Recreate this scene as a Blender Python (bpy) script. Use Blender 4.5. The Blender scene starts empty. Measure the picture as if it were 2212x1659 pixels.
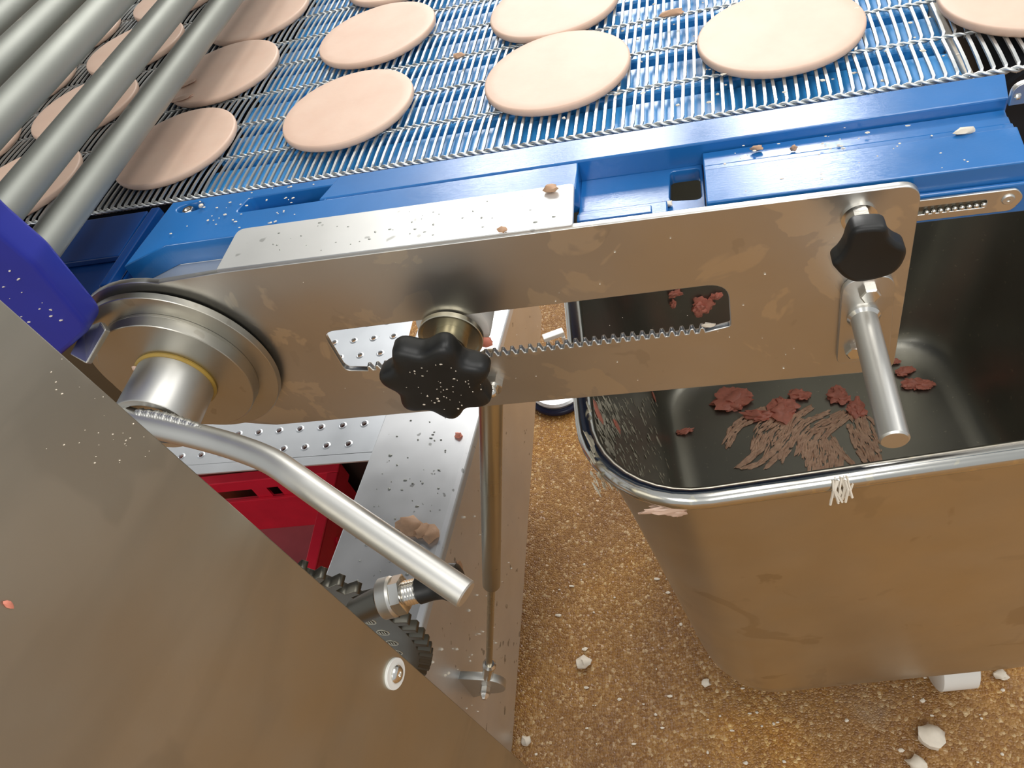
import bpy, bmesh, math, random
from mathutils import Vector, Matrix
from mathutils.noise import noise as mnoise

D = bpy.data
SC = bpy.context.scene
COL = SC.collection
random.seed(7)
PI = math.pi
R = math.radians

# ------------------------------------------------------------------ camera, world, light, exposure
CAM_Z = 0.3007                      # metres above the belt; the belt top is z = 0 while building, the floor is lifted to 0 at the end
FLOOR = -1.10
ROT = Matrix(((0.9648, 0.0724, 0.2528), (0.1068, 0.7706, -0.6283), (-0.2403, 0.6332, 0.7358)))
CAMP = Vector((0, 0, CAM_Z))
cd = D.cameras.new('camera'); cam = D.objects.new('camera', cd); COL.objects.link(cam)
cd.sensor_width = 36.0; cd.lens = 36.0 * 1660 / 2212; cd.clip_start = 0.01
cam.matrix_world = Matrix.Translation(CAMP) @ ROT.to_4x4()
SC.camera = cam

w = D.worlds.new('world'); SC.world = w; w.use_nodes = True
bg = w.node_tree.nodes['Background']; bg.inputs[0].default_value = (0.95, 0.98, 1.0, 1); bg.inputs[1].default_value = 0.38

def area(name, loc, sx, sy, power, col=(1, 1, 1), rot=(0, 0, 0)):
    l = D.lights.new(name, 'AREA'); l.shape = 'RECTANGLE'; l.size = sx; l.size_y = sy
    l.energy = power; l.color = col
    o = D.objects.new(name, l); COL.objects.link(o); o.location = loc; o.rotation_euler = rot
    return o
for i, (x, y, sx, sy, p) in enumerate(((-1.05, 4.3, 0.35, 3.2, 44), (-0.35, 4.3, 0.45, 3.2, 58), (0.46, 4.3, 0.50, 3.2, 64), (1.9, 1.0, 0.6, 2.4, 22), (0.5, 0.2, 0.6, 1.6, 12), (-0.7, -3.0, 0.5, 2.4, 34), (0.9, -3.0, 0.5, 2.4, 40))):
    area('ceiling_lamp', (x, y, 2.0), sx, sy, p, (1.0, 0.98, 0.95))

vs = SC.view_settings
vs.view_transform = 'Standard'; vs.look = 'None'; vs.gamma = 1.0; vs.use_curve_mapping = False
vs.exposure = 0.42

# ------------------------------------------------------------------ measuring helpers (a ray from the camera met with a real plane)
def ray(x, y):
    return ROT @ Vector(((x - 1106) / 1660, -(y - 829.5) / 1660, -1))
def onz(x, y, z=0.0):
    d = ray(x, y); return CAMP + d * ((z - CAM_Z) / d.z)
def ony(x, y, Y):
    d = ray(x, y); return CAMP + d * (Y / d.y)
def onp(x, y, P, n):
    d = ray(x, y); return CAMP + d * (n.dot(P - CAMP) / n.dot(d))
def at(x, y, k):
    return CAMP + ray(x, y) * k

# ------------------------------------------------------------------ materials
def mat(name):
    m = D.materials.new(name); m.use_nodes = True
    nt = m.node_tree; b = nt.nodes['Principled BSDF']
    return m, nt, b
def N(nt, typ, **kw):
    n = nt.nodes.new(typ)
    for k, v in kw.items():
        if k.startswith('i_'):
            n.inputs[k[2:].replace('_', ' ')].default_value = v
        else:
            setattr(n, k, v)
    return n
def coords(nt, scale=(1, 1, 1), rot=(0, 0, 0)):
    t = N(nt, 'ShaderNodeTexCoord'); mp = N(nt, 'ShaderNodeMapping')
    mp.inputs['Scale'].default_value = scale; mp.inputs['Rotation'].default_value = rot
    nt.links.new(t.outputs['Object'], mp.inputs['Vector'])
    return mp.outputs['Vector']
def ramp(nt, fac, stops):
    r = N(nt, 'ShaderNodeValToRGB'); e = r.color_ramp.elements
    while len(e) < len(stops): e.new(0.5)
    for el, (p, c) in zip(e, stops):
        el.position = p; el.color = (*c, 1) if len(c) == 3 else c
    nt.links.new(fac, r.inputs['Fac']); return r.outputs['Color']
def noise(nt, vec, scale, detail=3, rough=0.5, dist=0.0):
    n = N(nt, 'ShaderNodeTexNoise'); n.inputs['Scale'].default_value = scale; n.inputs['Detail'].default_value = detail
    n.inputs['Roughness'].default_value = rough; n.inputs['Distortion'].default_value = dist
    nt.links.new(vec, n.inputs['Vector']); return n.outputs['Fac']
def mixc(nt, fac, a, b, mode='MIX'):
    m = N(nt, 'ShaderNodeMix', data_type='RGBA', blend_type=mode)
    for s, v in ((0, fac), (6, a), (7, b)):
        if isinstance(v, (int, float)): m.inputs[s].default_value = v
        elif isinstance(v, tuple): m.inputs[s].default_value = (*v, 1)
        else: nt.links.new(v, m.inputs[s])
    return m.outputs[2]
def g3(v): return (v, v, v)
def bump(nt, b, h, strength=0.2, dist=0.001):
    bp = N(nt, 'ShaderNodeBump'); bp.inputs['Strength'].default_value = strength; bp.inputs['Distance'].default_value = dist
    nt.links.new(h, bp.inputs['Height']); nt.links.new(bp.outputs['Normal'], b.inputs['Normal'])

def steel(name, base, rough, metal=1.0, streak=None, blotch=None, brush=None, brush_amt=0.05, spots=None, rv=0.06):
    m, nt, b = mat(name)
    b.inputs['Metallic'].default_value = metal
    v = coords(nt)
    col = ramp(nt, noise(nt, v, 9, 4), ((0.3, tuple(c * 0.93 for c in base)), (0.7, tuple(min(1, c * 1.05) for c in base))))
    if blotch:                       # dried water marks with a shape of their own
        f = ramp(nt, noise(nt, v, blotch[0], 4, 0.55, 0.9), ((blotch[1], g3(0)), (blotch[1] + 0.02, g3(1))))
        col = mixc(nt, f, col, blotch[2])
        f2 = ramp(nt, noise(nt, v, blotch[0] * 1.7, 3, 0.6, 0.5), ((0.62, g3(0)), (0.65, g3(0.6))))
        col = mixc(nt, f2, col, tuple(c * 0.86 for c in base))
    if streak:
        f = ramp(nt, noise(nt, coords(nt, streak[0], streak[1]), streak[2], 3, 0.5, 0.6), ((0.50, g3(0)), (0.66, g3(0.45)), (0.70, g3(0.05))))
        col = mixc(nt, f, col, tuple(c * 0.80 for c in base))
    if spots:
        f = ramp(nt, noise(nt, v, spots[0], 2, 0.5), ((spots[1], g3(0)), (spots[1] + 0.03, g3(0.8))))
        col = mixc(nt, f, col, spots[2])
    nt.links.new(col, b.inputs['Base Color'])
    rn = ramp(nt, noise(nt, v, 14, 4), ((0.2, g3(max(0.02, rough - rv))), (0.8, g3(rough + rv))))
    nt.links.new(rn, b.inputs['Roughness'])
    if brush:
        bn = noise(nt, coords(nt, brush), 60, 2)
        bump(nt, b, bn, brush_amt, 0.0008)
    return m
def plastic(name, base, rough, var=0.08, scale=30, spec=0.5, scratch=None, sss=0.0, bmp=0.0):
    m, nt, b = mat(name)
    v = coords(nt)
    col = ramp(nt, noise(nt, v, scale, 4), ((0.25, tuple(c * (1 - var) for c in base)), (0.75, tuple(min(1, c * (1 + var)) for c in base))))
    nt.links.new(col, b.inputs['Base Color'])
    rr = ramp(nt, noise(nt, v, scale * 1.3, 3), ((0.3, g3(max(0.03, rough - 0.06))), (0.7, g3(rough + 0.06))))
    nt.links.new(rr, b.inputs['Roughness'])
    b.inputs['Specular IOR Level'].default_value = spec
    if sss: b.inputs['Subsurface Weight'].default_value = sss; b.inputs['Subsurface Radius'].default_value = (0.006, 0.003, 0.002)
    if scratch: bump(nt, b, noise(nt, coords(nt, scratch), 40, 3), 0.12, 0.0006)
    elif bmp: bump(nt, b, noise(nt, v, 90, 4), bmp, 0.001)
    return m

M = {}
M['plate'] = steel('plate_steel', (0.62, 0.605, 0.57), 0.37, blotch=(15, 0.55, (0.72, 0.69, 0.62)), rv=0.05)
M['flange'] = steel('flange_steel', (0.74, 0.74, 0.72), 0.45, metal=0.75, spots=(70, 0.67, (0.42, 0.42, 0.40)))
M['beam'] = steel('beam_steel', (0.80, 0.81, 0.82), 0.40, metal=0.85, spots=(55, 0.69, (0.30, 0.30, 0.29)), brush=(1, 30, 30), brush_amt=0.04)
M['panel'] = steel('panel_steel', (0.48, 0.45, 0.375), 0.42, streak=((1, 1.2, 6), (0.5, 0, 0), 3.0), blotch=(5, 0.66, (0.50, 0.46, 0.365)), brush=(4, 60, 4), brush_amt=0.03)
M['hub'] = steel('hub_steel', (0.54, 0.52, 0.46), 0.36, spots=(60, 0.68, (0.45, 0.42, 0.36)))
M['bar'] = steel('satin_steel', (0.68, 0.67, 0.63), 0.42)
M['tube'] = steel('tube_steel', (0.35, 0.36, 0.325), 0.56, metal=0.8, spots=(28, 0.70, (0.50, 0.48, 0.42)))
M['bright'] = steel('bright_steel', (0.80, 0.78, 0.73), 0.2)
M['strut'] = steel('strut_steel', (0.56, 0.52, 0.40), 0.30, spots=(50, 0.72, (0.12, 0.10, 0.07)))
M['wire'] = steel('wire_steel', (0.60, 0.62, 0.61), 0.40, metal=0.9)
M['bin'] = steel('bin_steel', (0.61, 0.58, 0.51), 0.34, brush=(1, 12, 40), brush_amt=0.05, blotch=(7, 0.64, (0.52, 0.48, 0.40)))
M['bin_shade'] = steel('shaded_bin_steel', (0.32, 0.31, 0.265), 0.36, metal=0.85, spots=(120, 0.70, (0.50, 0.44, 0.36)))  # bin steel darkened, holding the shade inside the bin
M['rim'] = steel('rim_steel', (0.66, 0.65, 0.60), 0.18, spots=(80, 0.62, (0.80, 0.76, 0.62)))
M['gear'] = steel('gear_steel', (0.16, 0.152, 0.125), 0.38, metal=0.9)
M['tray'] = steel('tray_steel', (0.80, 0.83, 0.86), 0.40, metal=0.8)
M['blue'] = plastic('blue_plastic', (0.017, 0.15, 0.43), 0.17, 0.12, 12, 0.8, scratch=(3, 60, 3))
M['navy'] = plastic('shaded_blue_plastic', (0.004, 0.045, 0.19), 0.22, 0.1, 14, 0.5)  # darkened guide blue, shade put into the colour
M['bed'] = plastic('lit_bed_plastic', (0.04, 0.28, 0.64), 0.24, 0.1, 14, 0.6, bmp=0.15)  # same plastic as the guide, made paler for the light and haze on it
M['violet'] = plastic('violet_blue_plastic', (0.022, 0.032, 0.32), 0.42, 0.08, 20, 0.4)
M['black'] = plastic('black_plastic', (0.010, 0.010, 0.009), 0.42, 0.2, 40, 0.45, bmp=0.1)
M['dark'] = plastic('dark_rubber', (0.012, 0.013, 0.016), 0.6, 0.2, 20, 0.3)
M['white'] = plastic('white_nylon', (0.80, 0.79, 0.74), 0.4, 0.03, 20)
M['red_dull'] = plastic('dull_red_plastic', (0.34, 0.09, 0.10), 0.5, 0.1, 20)
M['red'] = plastic('red_plastic', (0.66, 0.016, 0.04), 0.36, 0.1, 20)
M['yellow'] = plastic('yellow_grease', (0.46, 0.30, 0.06), 0.45, 0.15, 60)
M['meat'] = plastic('pink_mince', (0.84, 0.30, 0.21), 0.45, 0.14, 90, 0.5, sss=0.05, bmp=0.4)
M['smear'] = plastic('dried_mince', (0.90, 0.53, 0.36), 0.55, 0.25, 120, 0.4, bmp=0.4)
M['residue'] = plastic('residue', (0.62, 0.56, 0.43), 0.6, 0.25, 120)
M['crumb'] = plastic('pale_crumb', (0.74, 0.66, 0.54), 0.6, 0.1, 80)
M['bristle'] = plastic('tan_scrap', (0.50, 0.30, 0.18), 0.6, 0.15, 80, bmp=0.3)
M['worn'] = plastic('worn_floor', (0.30, 0.29, 0.24), 0.5, 0.4, 160, bmp=0.5)
M['navy_rim'] = plastic('navy_rim', (0.006, 0.012, 0.05), 0.35, 0.1, 20)

def patty_mat():
    m, nt, b = mat('raw_patty')
    v = coords(nt)
    c = ramp(nt, noise(nt, v, 26, 4, 0.6), ((0.3, (0.69, 0.475, 0.36)), (0.7, (0.73, 0.53, 0.41))))
    nt.links.new(c, b.inputs['Base Color']); b.inputs['Roughness'].default_value = 0.5
    b.inputs['Subsurface Weight'].default_value = 0.12; b.inputs['Subsurface Radius'].default_value = (0.006, 0.003, 0.002)
    bump(nt, b, noise(nt, v, 260, 3), 0.12, 0.0006)
    return m
M['patty'] = patty_mat()

def floor_mat():
    m, nt, b = mat('aggregate_floor')
    v = coords(nt)
    vo = N(nt, 'ShaderNodeTexVoronoi'); vo.inputs['Scale'].default_value = 215; nt.links.new(v, vo.inputs['Vector'])
    vd = N(nt, 'ShaderNodeTexVoronoi', feature='DISTANCE_TO_EDGE'); vd.inputs['Scale'].default_value = 215; nt.links.new(v, vd.inputs['Vector'])
    sep = N(nt, 'ShaderNodeSeparateColor'); nt.links.new(vo.outputs['Color'], sep.inputs['Color'])
    grain = ramp(nt, sep.outputs['Red'], ((0.0, (0.25, 0.122, 0.035)), (0.5, (0.32, 0.172, 0.052)), (0.9, (0.41, 0.24, 0.085)), (1.0, (0.60, 0.46, 0.27))))
    big = ramp(nt, noise(nt, v, 3.1, 4, 0.6), ((0.35, (0.80, 0.72, 0.70)), (0.5, (1.0, 0.92, 0.80)), (0.66, (1.25, 1.05, 0.62))))
    col = mixc(nt, 1.0, grain, big, 'MULTIPLY')
    grey = ramp(nt, noise(nt, v, 5.2, 3, 0.6), ((0.64, g3(0)), (0.76, g3(0.3))))
    col = mixc(nt, grey, col, (0.24, 0.20, 0.15))
    nt.links.new(col, b.inputs['Base Color'])
    b.inputs['Roughness'].default_value = 0.38; b.inputs['Specular IOR Level'].default_value = 0.5
    hh = ramp(nt, vd.outputs['Distance'], ((0.0, g3(0)), (0.35, g3(1))))
    bump(nt, b, hh, 0.5, 0.003)
    return m
M['floor'] = floor_mat()

# ------------------------------------------------------------------ mesh helpers
def finish(name, me, m, parent=None, smooth=False, bev=0.0, seg=2, sharp=35):
    o = D.objects.new(name, me); COL.objects.link(o)
    if m is not None and not me.materials: me.materials.append(m)
    if smooth:
        for p in me.polygons: p.use_smooth = True
        try: me.set_sharp_from_angle(angle=R(sharp))
        except Exception: pass
    if bev:
        md = o.modifiers.new('bevel', 'BEVEL'); md.width = bev; md.segments = seg; md.limit_method = 'ANGLE'; md.angle_limit = R(40)
        md.harden_normals = False
    if parent is not None: o.parent = parent
    return o
def bm_obj(name, bm, m, parent=None, **kw):
    bmesh.ops.recalc_face_normals(bm, faces=bm.faces[:])
    me = D.meshes.new(name); bm.to_mesh(me); bm.free()
    return finish(name, me, m, parent, **kw)
def hexa(bm, pts):                  # 8 corners: bottom ring then top ring
    v = [bm.verts.new(p) for p in pts]
    for f in ((0, 3, 2, 1), (4, 5, 6, 7), (0, 1, 5, 4), (1, 2, 6, 5), (2, 3, 7, 6), (3, 0, 4, 7)):
        bm.faces.new([v[i] for i in f])
def box(bm, x0, x1, y0, y1, z0, z1):
    hexa(bm, [(x0, y0, z0), (x1, y0, z0), (x1, y1, z0), (x0, y1, z0), (x0, y0, z1), (x1, y0, z1), (x1, y1, z1), (x0, y1, z1)])
def box_obj(name, x0, x1, y0, y1, z0, z1, m, parent=None, bev=0.0015, **kw):
    bm = bmesh.new(); box(bm, x0, x1, y0, y1, z0, z1)
    return bm_obj(name, bm, m, parent, bev=bev, **kw)
def basis(d):
    d = d.normalized(); a = Vector((0, 0, 1)) if abs(d.z) < 0.9 else Vector((1, 0, 0))
    u = d.cross(a).normalized(); return u, d.cross(u).normalized(), d
def lathe(bm, p0, axis, prof, n=48, closed_ends=True, phase=0.0):     # prof: (distance along axis, radius)
    u, v, d = basis(Vector(axis)); p0 = Vector(p0); rings = []
    for t, r in prof:
        if r <= 1e-6: rings.append([bm.verts.new(p0 + d * t)])
        else: rings.append([bm.verts.new(p0 + d * t + (u * math.cos(phase + 2 * PI * i / n) + v * math.sin(phase + 2 * PI * i / n)) * r) for i in range(n)])
    for a, b in zip(rings, rings[1:]):
        if len(a) == 1 and len(b) == 1: continue
        for i in range(n):
            j = (i + 1) % n
            if len(a) == 1: bm.faces.new((a[0], b[i], b[j]))
            elif len(b) == 1: bm.faces.new((a[i], a[j], b[0]))
            else: bm.faces.new((a[i], a[j], b[j], b[i]))
    if closed_ends:
        if len(rings[0]) > 1: bm.faces.new(rings[0][::-1])
        if len(rings[-1]) > 1: bm.faces.new(rings[-1])
def lathe_obj(name, p0, axis, prof, m, parent=None, n=48, sharp=35, phase=0.0):
    bm = bmesh.new(); lathe(bm, p0, axis, prof, n, phase=phase)
    return bm_obj(name, bm, m, parent, smooth=True, sharp=sharp)
def sweep(bm, pts, r, n=16, cap=True, flat=None):
    pts = [Vector(p) for p in pts]; rings = []; u = None
    for i, p in enumerate(pts):
        t = (pts[min(i + 1, len(pts) - 1)] - pts[max(i - 1, 0)]).normalized()
        if u is None: u, _, _ = basis(t)
        u = (u - t * u.dot(t)).normalized(); v = t.cross(u)
        rr = r[i] if isinstance(r, (list, tuple)) else r
        rings.append([bm.verts.new(p + (u * math.cos(2 * PI * k / n) + v * math.sin(2 * PI * k / n)) * rr) for k in range(n)])
    for a, b in zip(rings, rings[1:]):
        for k in range(n): bm.faces.new((a[k], a[(k + 1) % n], b[(k + 1) % n], b[k]))
    if cap: bm.faces.new(rings[0][::-1]); bm.faces.new(rings[-1])
def smooth_path(pts, n=8):
    pts = [Vector(p) for p in pts]; P = [pts[0]] + pts + [pts[-1]]; out = []
    for i in range(1, len(P) - 2):
        for k in range(n):
            t = k / n; a, b, c, d = P[i - 1], P[i], P[i + 1], P[i + 2]
            out.append(0.5 * ((2 * b) + (c - a) * t + (2 * a - 5 * b + 4 * c - d) * t * t + (3 * b - a - 3 * c + d) * t ** 3))
    out.append(pts[-1]); return out
def prism_mesh(outlines, thick, bevel=0.0, res=1):     # filled flat outline(s) with holes, centred on z=0
    c = D.curves.new('outline', 'CURVE'); c.dimensions = '2D'; c.fill_mode = 'BOTH'
    c.extrude = max(thick / 2 - bevel, 0.00001); c.bevel_depth = bevel; c.bevel_resolution = res; c.offset = -bevel
    for ol in outlines:
        s = c.splines.new('POLY'); s.points.add(len(ol) - 1); s.use_cyclic_u = True
        for p, q in zip(s.points, ol): p.co = (q[0], q[1], 0, 1)
    o = D.objects.new('outline', c); COL.objects.link(o)
    dg = bpy.context.evaluated_depsgraph_get(); dg.update()
    me = D.meshes.new_from_object(o.evaluated_get(dg), depsgraph=dg)
    D.objects.remove(o); D.curves.remove(c)
    return me
AX_XZ = Matrix(((1, 0, 0, 0), (0, 0, -1, 0), (0, 1, 0, 0), (0, 0, 0, 1)))    # outline (x,y) -> world (x,z); thickness along -y
def prism_obj(name, outlines, thick, m, parent=None, mtx=None, bevel=0.0, smooth=False, res=1, sharp=35):
    me = prism_mesh(outlines, thick, bevel, res)
    if mtx is not None: me.transform(mtx)
    me.materials.clear()
    return finish(name, me, m, parent, smooth=smooth, sharp=sharp)
def rounded(pts, radii, n=6):       # polygon with rounded corners
    out = []; L = len(pts)
    for i in range(L):
        p = Vector(pts[i]); a = Vector(pts[i - 1]); b = Vector(pts[(i + 1) % L]); r = radii[i] if isinstance(radii, (list, tuple)) else radii
        if r <= 0: out.append((p.x, p.y)); continue
        da = (a - p).normalized(); db = (b - p).normalized(); ang = da.angle(db)
        t = min(r / math.tan(ang / 2), 0.49 * (a - p).length, 0.49 * (b - p).length)
        p0 = p + da * t; p1 = p + db * t
        for k in range(n + 1):
            s = k / n; q = p0 * (1 - s) ** 2 + p * 2 * s * (1 - s) + p1 * s * s
            out.append((q.x, q.y))
    return out
def thing(name, label, cat, group=None, kind=None):
    o = D.objects.new(name, None); COL.objects.link(o); o.empty_display_size = 0.02
    return tag(o, label, cat, group, kind)
def tag(o, label=None, cat=None, group=None, kind=None):
    if label: o['label'] = label
    if cat: o['category'] = cat
    if group: o['group'] = group
    if kind: o['kind'] = kind
    return o
def blob(bm, c, r, sq=(1, 1, 1), seed=0, rough=0.35, sub=2, mtx=None):
    t = bmesh.new(); bmesh.ops.create_icosphere(t, subdivisions=sub, radius=1)
    vm = {}
    for v in t.verts:
        k = 1 + rough * mnoise(v.co * 1.7 + Vector((seed * 3.1, seed * 1.7, seed))) + rough * 0.5 * mnoise(v.co * 4.1 + Vector((seed, seed * 2.3, 5)))
        p = Vector((v.co.x * sq[0], v.co.y * sq[1], v.co.z * sq[2])) * r * k
        if mtx is not None: p = mtx @ p
        vm[v] = bm.verts.new(Vector(c) + p)
    for f in t.faces: bm.faces.new([vm[v] for v in f.verts])
    t.free()

# ================================================================== SETTING
bm = bmesh.new(); box(bm, -4.0, 4.0, -4.5, 6.4, FLOOR - 0.05, FLOOR)
fl = bm_obj('floor', bm, M['floor']); tag(fl, 'brown and gold aggregate floor with a wet grainy surface', kind='structure')

bm = bmesh.new(); box(bm, -4.0, 4.0, 6.4, 6.5, FLOOR - 0.05, 2.1)
tag(bm_obj('wall_back', bm, M['white'], None), 'plain white panel wall far behind the conveyor', kind='structure')
bm = bmesh.new(); rnd = random.Random(2)
for k in range(60):
    t = rnd.random(); c = onz(1150 + 225 * t, 1252 - 20 * t + rnd.gauss(0, 5), FLOOR + 0.0004)
    blob(bm, c, rnd.uniform(0.006, 0.016), (1.6, 0.7, 0.05), k, 0.8, 1)
wp_ = bm_obj('worn_patch', bm, M['worn'], fl); wp_['label'] = 'worn blue-grey streak'; wp_['kind'] = 'stuff'
# ================================================================== WIRE BELT
PITCH, XP, Y0, BZ = 0.0527, 0.0070, 0.4955, -0.0066
belt = thing('wire_belt', 'steel woven wire mesh belt carrying pale patties', 'conveyor belt')
def wire_pts(bm, x, y, z=0.0):
    sec = ((-0.0022, -0.0015, -0.0032, 0.6), (-0.0004, 0.0045, -0.0006, 1.0), (0.0, 0.018, 0.0, 1.0), (0.0004, 0.034, 0.0, 1.0), (0.0008, 0.048, -0.0006, 1.0), (0.0032, 0.0547, -0.0032, 0.6))
    rings = []
    for dx, dy, dz, wd in sec:
        h = 0.00130 * wd
        rings.append([bm.verts.new((x + dx + a * h, y + dy + a * 0.0006, z + dz + b)) for a, b in ((-1, -0.0012), (1, -0.0012), (0.8, 0), (-0.8, 0))])
    for a, b in zip(rings, rings[1:]):
        for k in range(4): bm.faces.new((a[k], a[(k + 1) % 4], b[(k + 1) % 4], b[k]))
    bm.faces.new(rings[0][::-1]); bm.faces.new(rings[-1])
bm = bmesh.new(); wire_pts(bm, 0, 0)
w0 = bm_obj('cross_wire', bm, M['wire'], belt)
first = True; rest = bmesh.new()
for row in range(12):
    off = (row % 2) * XP * 0.5
    for i in range(-146, 100):
        x = i * XP + off; y = Y0 + row * PITCH
        if row < 3 and -0.445 < x < 0.225:
            if first: o = w0; first = False
            else: o = w0.copy(); COL.objects.link(o); o.parent = belt
            o.location = (x, y, BZ + random.uniform(-0.0004, 0.0002)); o.rotation_euler.z = random.uniform(-0.02, 0.02)
        else: wire_pts(rest, x, y, BZ)
tag(bm_obj('cross_wires', rest, M['wire'], belt), kind='stuff')
def strand(y, x0, x1, r, rad, turn, zc):
    bm = bmesh.new(); n = int((x1 - x0) / (turn / 8))
    for ph in (0, PI):
        pts = [(x0 + (x1 - x0) * k / n, y + rad * math.cos(ph + 2 * PI * k / 8), zc + rad * math.sin(ph + 2 * PI * k / 8)) for k in range(n + 1)]
        sweep(bm, pts, r, 5)
    return bm
bm_obj('edge_strand', strand(Y0 - 0.002, -1.0, 0.70, 0.00125, 0.00125, XP * 2, BZ - 0.0013), M['wire'], belt, smooth=True, sharp=80)
s0 = None
for row in range(1, 13):
    if s0 is None:
        s0 = bm_obj('cross_strand', strand(0, -1.0, 0.70, 0.0009, 0.0009, XP * 2, BZ - 0.0024), M['wire'], belt, smooth=True, sharp=80); s0.location.y = Y0 + row * PITCH; continue
    o = s0.copy(); COL.objects.link(o); o.parent = belt; o.location.y = Y0 + row * PITCH

# unseen hood added over the left of the belt to shade its patties
hood = thing('shade_hood', 'unseen hood added above the tubes to shade the left belt', 'hood')
box_obj('shade_hood_body', -1.9, -0.62, 0.30, 1.45, 0.36, 1.10, M['gear'], hood, bev=0.004)
for x in (-1.85, -1.55): box_obj('shade_hood_post', x, x + 0.05, 1.38, 1.43, FLOOR, 0.40, M['bar'], hood)
# ------------------------------------------------------------------ bed under the belt
bed = thing('conveyor_bed', 'blue slatted plastic bed under the wire belt', 'conveyor bed')
bs = None
for row in range(12):
    if bs is None:
        bs = box_obj('bed_slat', -0.412, 0.176, 0.0165, 0.0567, -0.0306, -0.0181, M['bed'], bed, bev=0.002); o = bs
    else:
        o = bs.copy(); COL.objects.link(o); o.parent = bed
    o.location = (0, Y0 + row * PITCH - 0.008, 0)
box_obj('bed_base', -0.414, 0.178, 0.490, 1.12, -0.0466, -0.0311, M['navy'], bed)
ee = box_obj('end_strip', 0.1765, 0.1815, 0.494, 1.12, -0.0326, -0.0165, M['crumb'], bed, bev=0.001); ee['label'] = 'cream end strip'
lead = thing('transfer_bed', 'black plastic bed under the shaded belt behind the tubes', 'conveyor bed')  # black colour stands for the shade under the tubes
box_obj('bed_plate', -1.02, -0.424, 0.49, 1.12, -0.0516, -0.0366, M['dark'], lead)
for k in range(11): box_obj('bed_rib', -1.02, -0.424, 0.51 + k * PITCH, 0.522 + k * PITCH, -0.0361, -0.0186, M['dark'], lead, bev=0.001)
ro = thing('end_roller', 'dark roller beneath the belt past the blue bed', 'roller')
lathe_obj('roller_body', (0.232, 0.51, -0.049), (0, 1, 0), ((0, 0.034), (0.002, 0.036), (0.598, 0.036), (0.60, 0.034)), M['dark'], ro)
lathe_obj('roller_shaft', (0.232, 0.50, -0.049), (0, 1, 0), ((0, 0.008), (0.61, 0.008)), M['bright'], ro, n=20)

# ------------------------------------------------------------------ patties
PL = [(-0.2871, 0.5841, 'round pale pink patty at the belt edge, above the white flange'),
      (-0.1033, 0.5841, 'round pale pink patty at the belt edge in the middle of the picture'),
      (-0.2912, 0.7187, 'pale round patty directly behind the edge patty above the white flange'),
      (0.0661, 0.5837, 'large round pale patty above the clamp knob end of the plate'),
      (-0.4549, 0.5707, 'shaded patty at the belt edge beside the lowest tube, whole outline seen'),
      (-0.4567, 0.7027, 'shaded patty beside the lowest tube with a small torn flake on it'),
      (-0.1140, 0.7020, 'pale patty cut by the top edge, behind the middle edge patty'),
      (0.2330, 0.5800, 'patty at the right picture edge lying past the end of the blue bed'),
      (-0.4600, 0.8250, 'patty at the top edge right beside the lowest tube, third from the belt edge'),
      (-0.2950, 0.8460, 'sliver of a patty at the top edge, third behind the white flange'),
      (-0.6150, 0.5500, 'patty between the two lowest tubes nearest the violet-blue bar'),
      (-0.6170, 0.6850, 'patty between the two lowest tubes, second from the violet-blue bar'),
      (-0.6165, 0.8120, 'patty between the two lowest tubes, third from the violet-blue bar'),
      (-0.6165, 0.9400, 'patty between the two lowest tubes, farthest from the violet-blue bar'),
      (-0.7440, 0.6400, 'patty seen between second and third tube, at the left picture edge'),
      (-0.7450, 0.7680, 'patty seen between second and third tube, middle of three'),
      (-0.7420, 0.8850, 'patty seen between second and third tube, farthest of three')]
pb = None
for i, (x, y, lab) in enumerate(PL):
    if pb is None:
        bm = bmesh.new()
        lathe(bm, (0, 0, 0), (0, 0, 1), ((0.0, 0.0), (0.0, 0.0578), (0.0012, 0.0592), (0.0032, 0.0597), (0.0052, 0.0596), (0.0062, 0.0590), (0.0066, 0.0578), (0.00665, 0.050), (0.0066, 0.0)), 72, False)
        for v in bm.verts:
            a = math.atan2(v.co.y, v.co.x); v.co.x *= 1 + 0.006 * math.sin(3 * a + 1); v.co.y *= 1 + 0.006 * math.cos(2 * a)
            v.co.z += 0.00025 * mnoise(v.co * 40)
        pb = bm_obj('patty', bm, M['patty'], None, smooth=True, sharp=60); o = pb
    else:
        o = pb.copy(); COL.objects.link(o)
    o.location = (x, y, BZ + 0.0003); o.rotation_euler.z = i * 1.3
    tag(o, lab, 'patty', 'raw patties on the wire belt')
fk = thing('torn_flake', 'torn pink flake of meat on the shaded patty by the lowest tube', 'meat scrap')
for (x, y, a, s) in ((404, 180, 0.6, 0.010), (392, 212, 0.2, 0.013)):
    bm = bmesh.new(); p = onz(x, y, 0.0015); blob(bm, p, s, (1.0, 0.35, 0.12), x, 0.5, 2, Matrix.Rotation(a, 3, 'Z'))
    bm_obj('flake', bm, M['patty'], fk, smooth=True)

# ================================================================== BLUE SIDE GUIDE
gd = thing('side_guide', 'bright blue plastic side guide along the wire belt edge', 'guide rail')
ZS, ZL = -0.0010, -0.0075           # top of the inner strip, top of the outer blocks
# inner strip along the belt, from the slit to the right end
bm = bmesh.new()
hexa(bm, [(-0.276, 0.4535, -0.03), (0.1835, 0.4535, -0.03), (0.1885, 0.4805, -0.03), (-0.266, 0.4805, -0.03),
          (-0.276, 0.4535, ZS), (0.1835, 0.4535, ZS), (0.1885, 0.4805, ZS), (-0.266, 0.4805, ZS)])
bm_obj('inner_strip', bm, M['blue'], gd, bev=0.0012)
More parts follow.
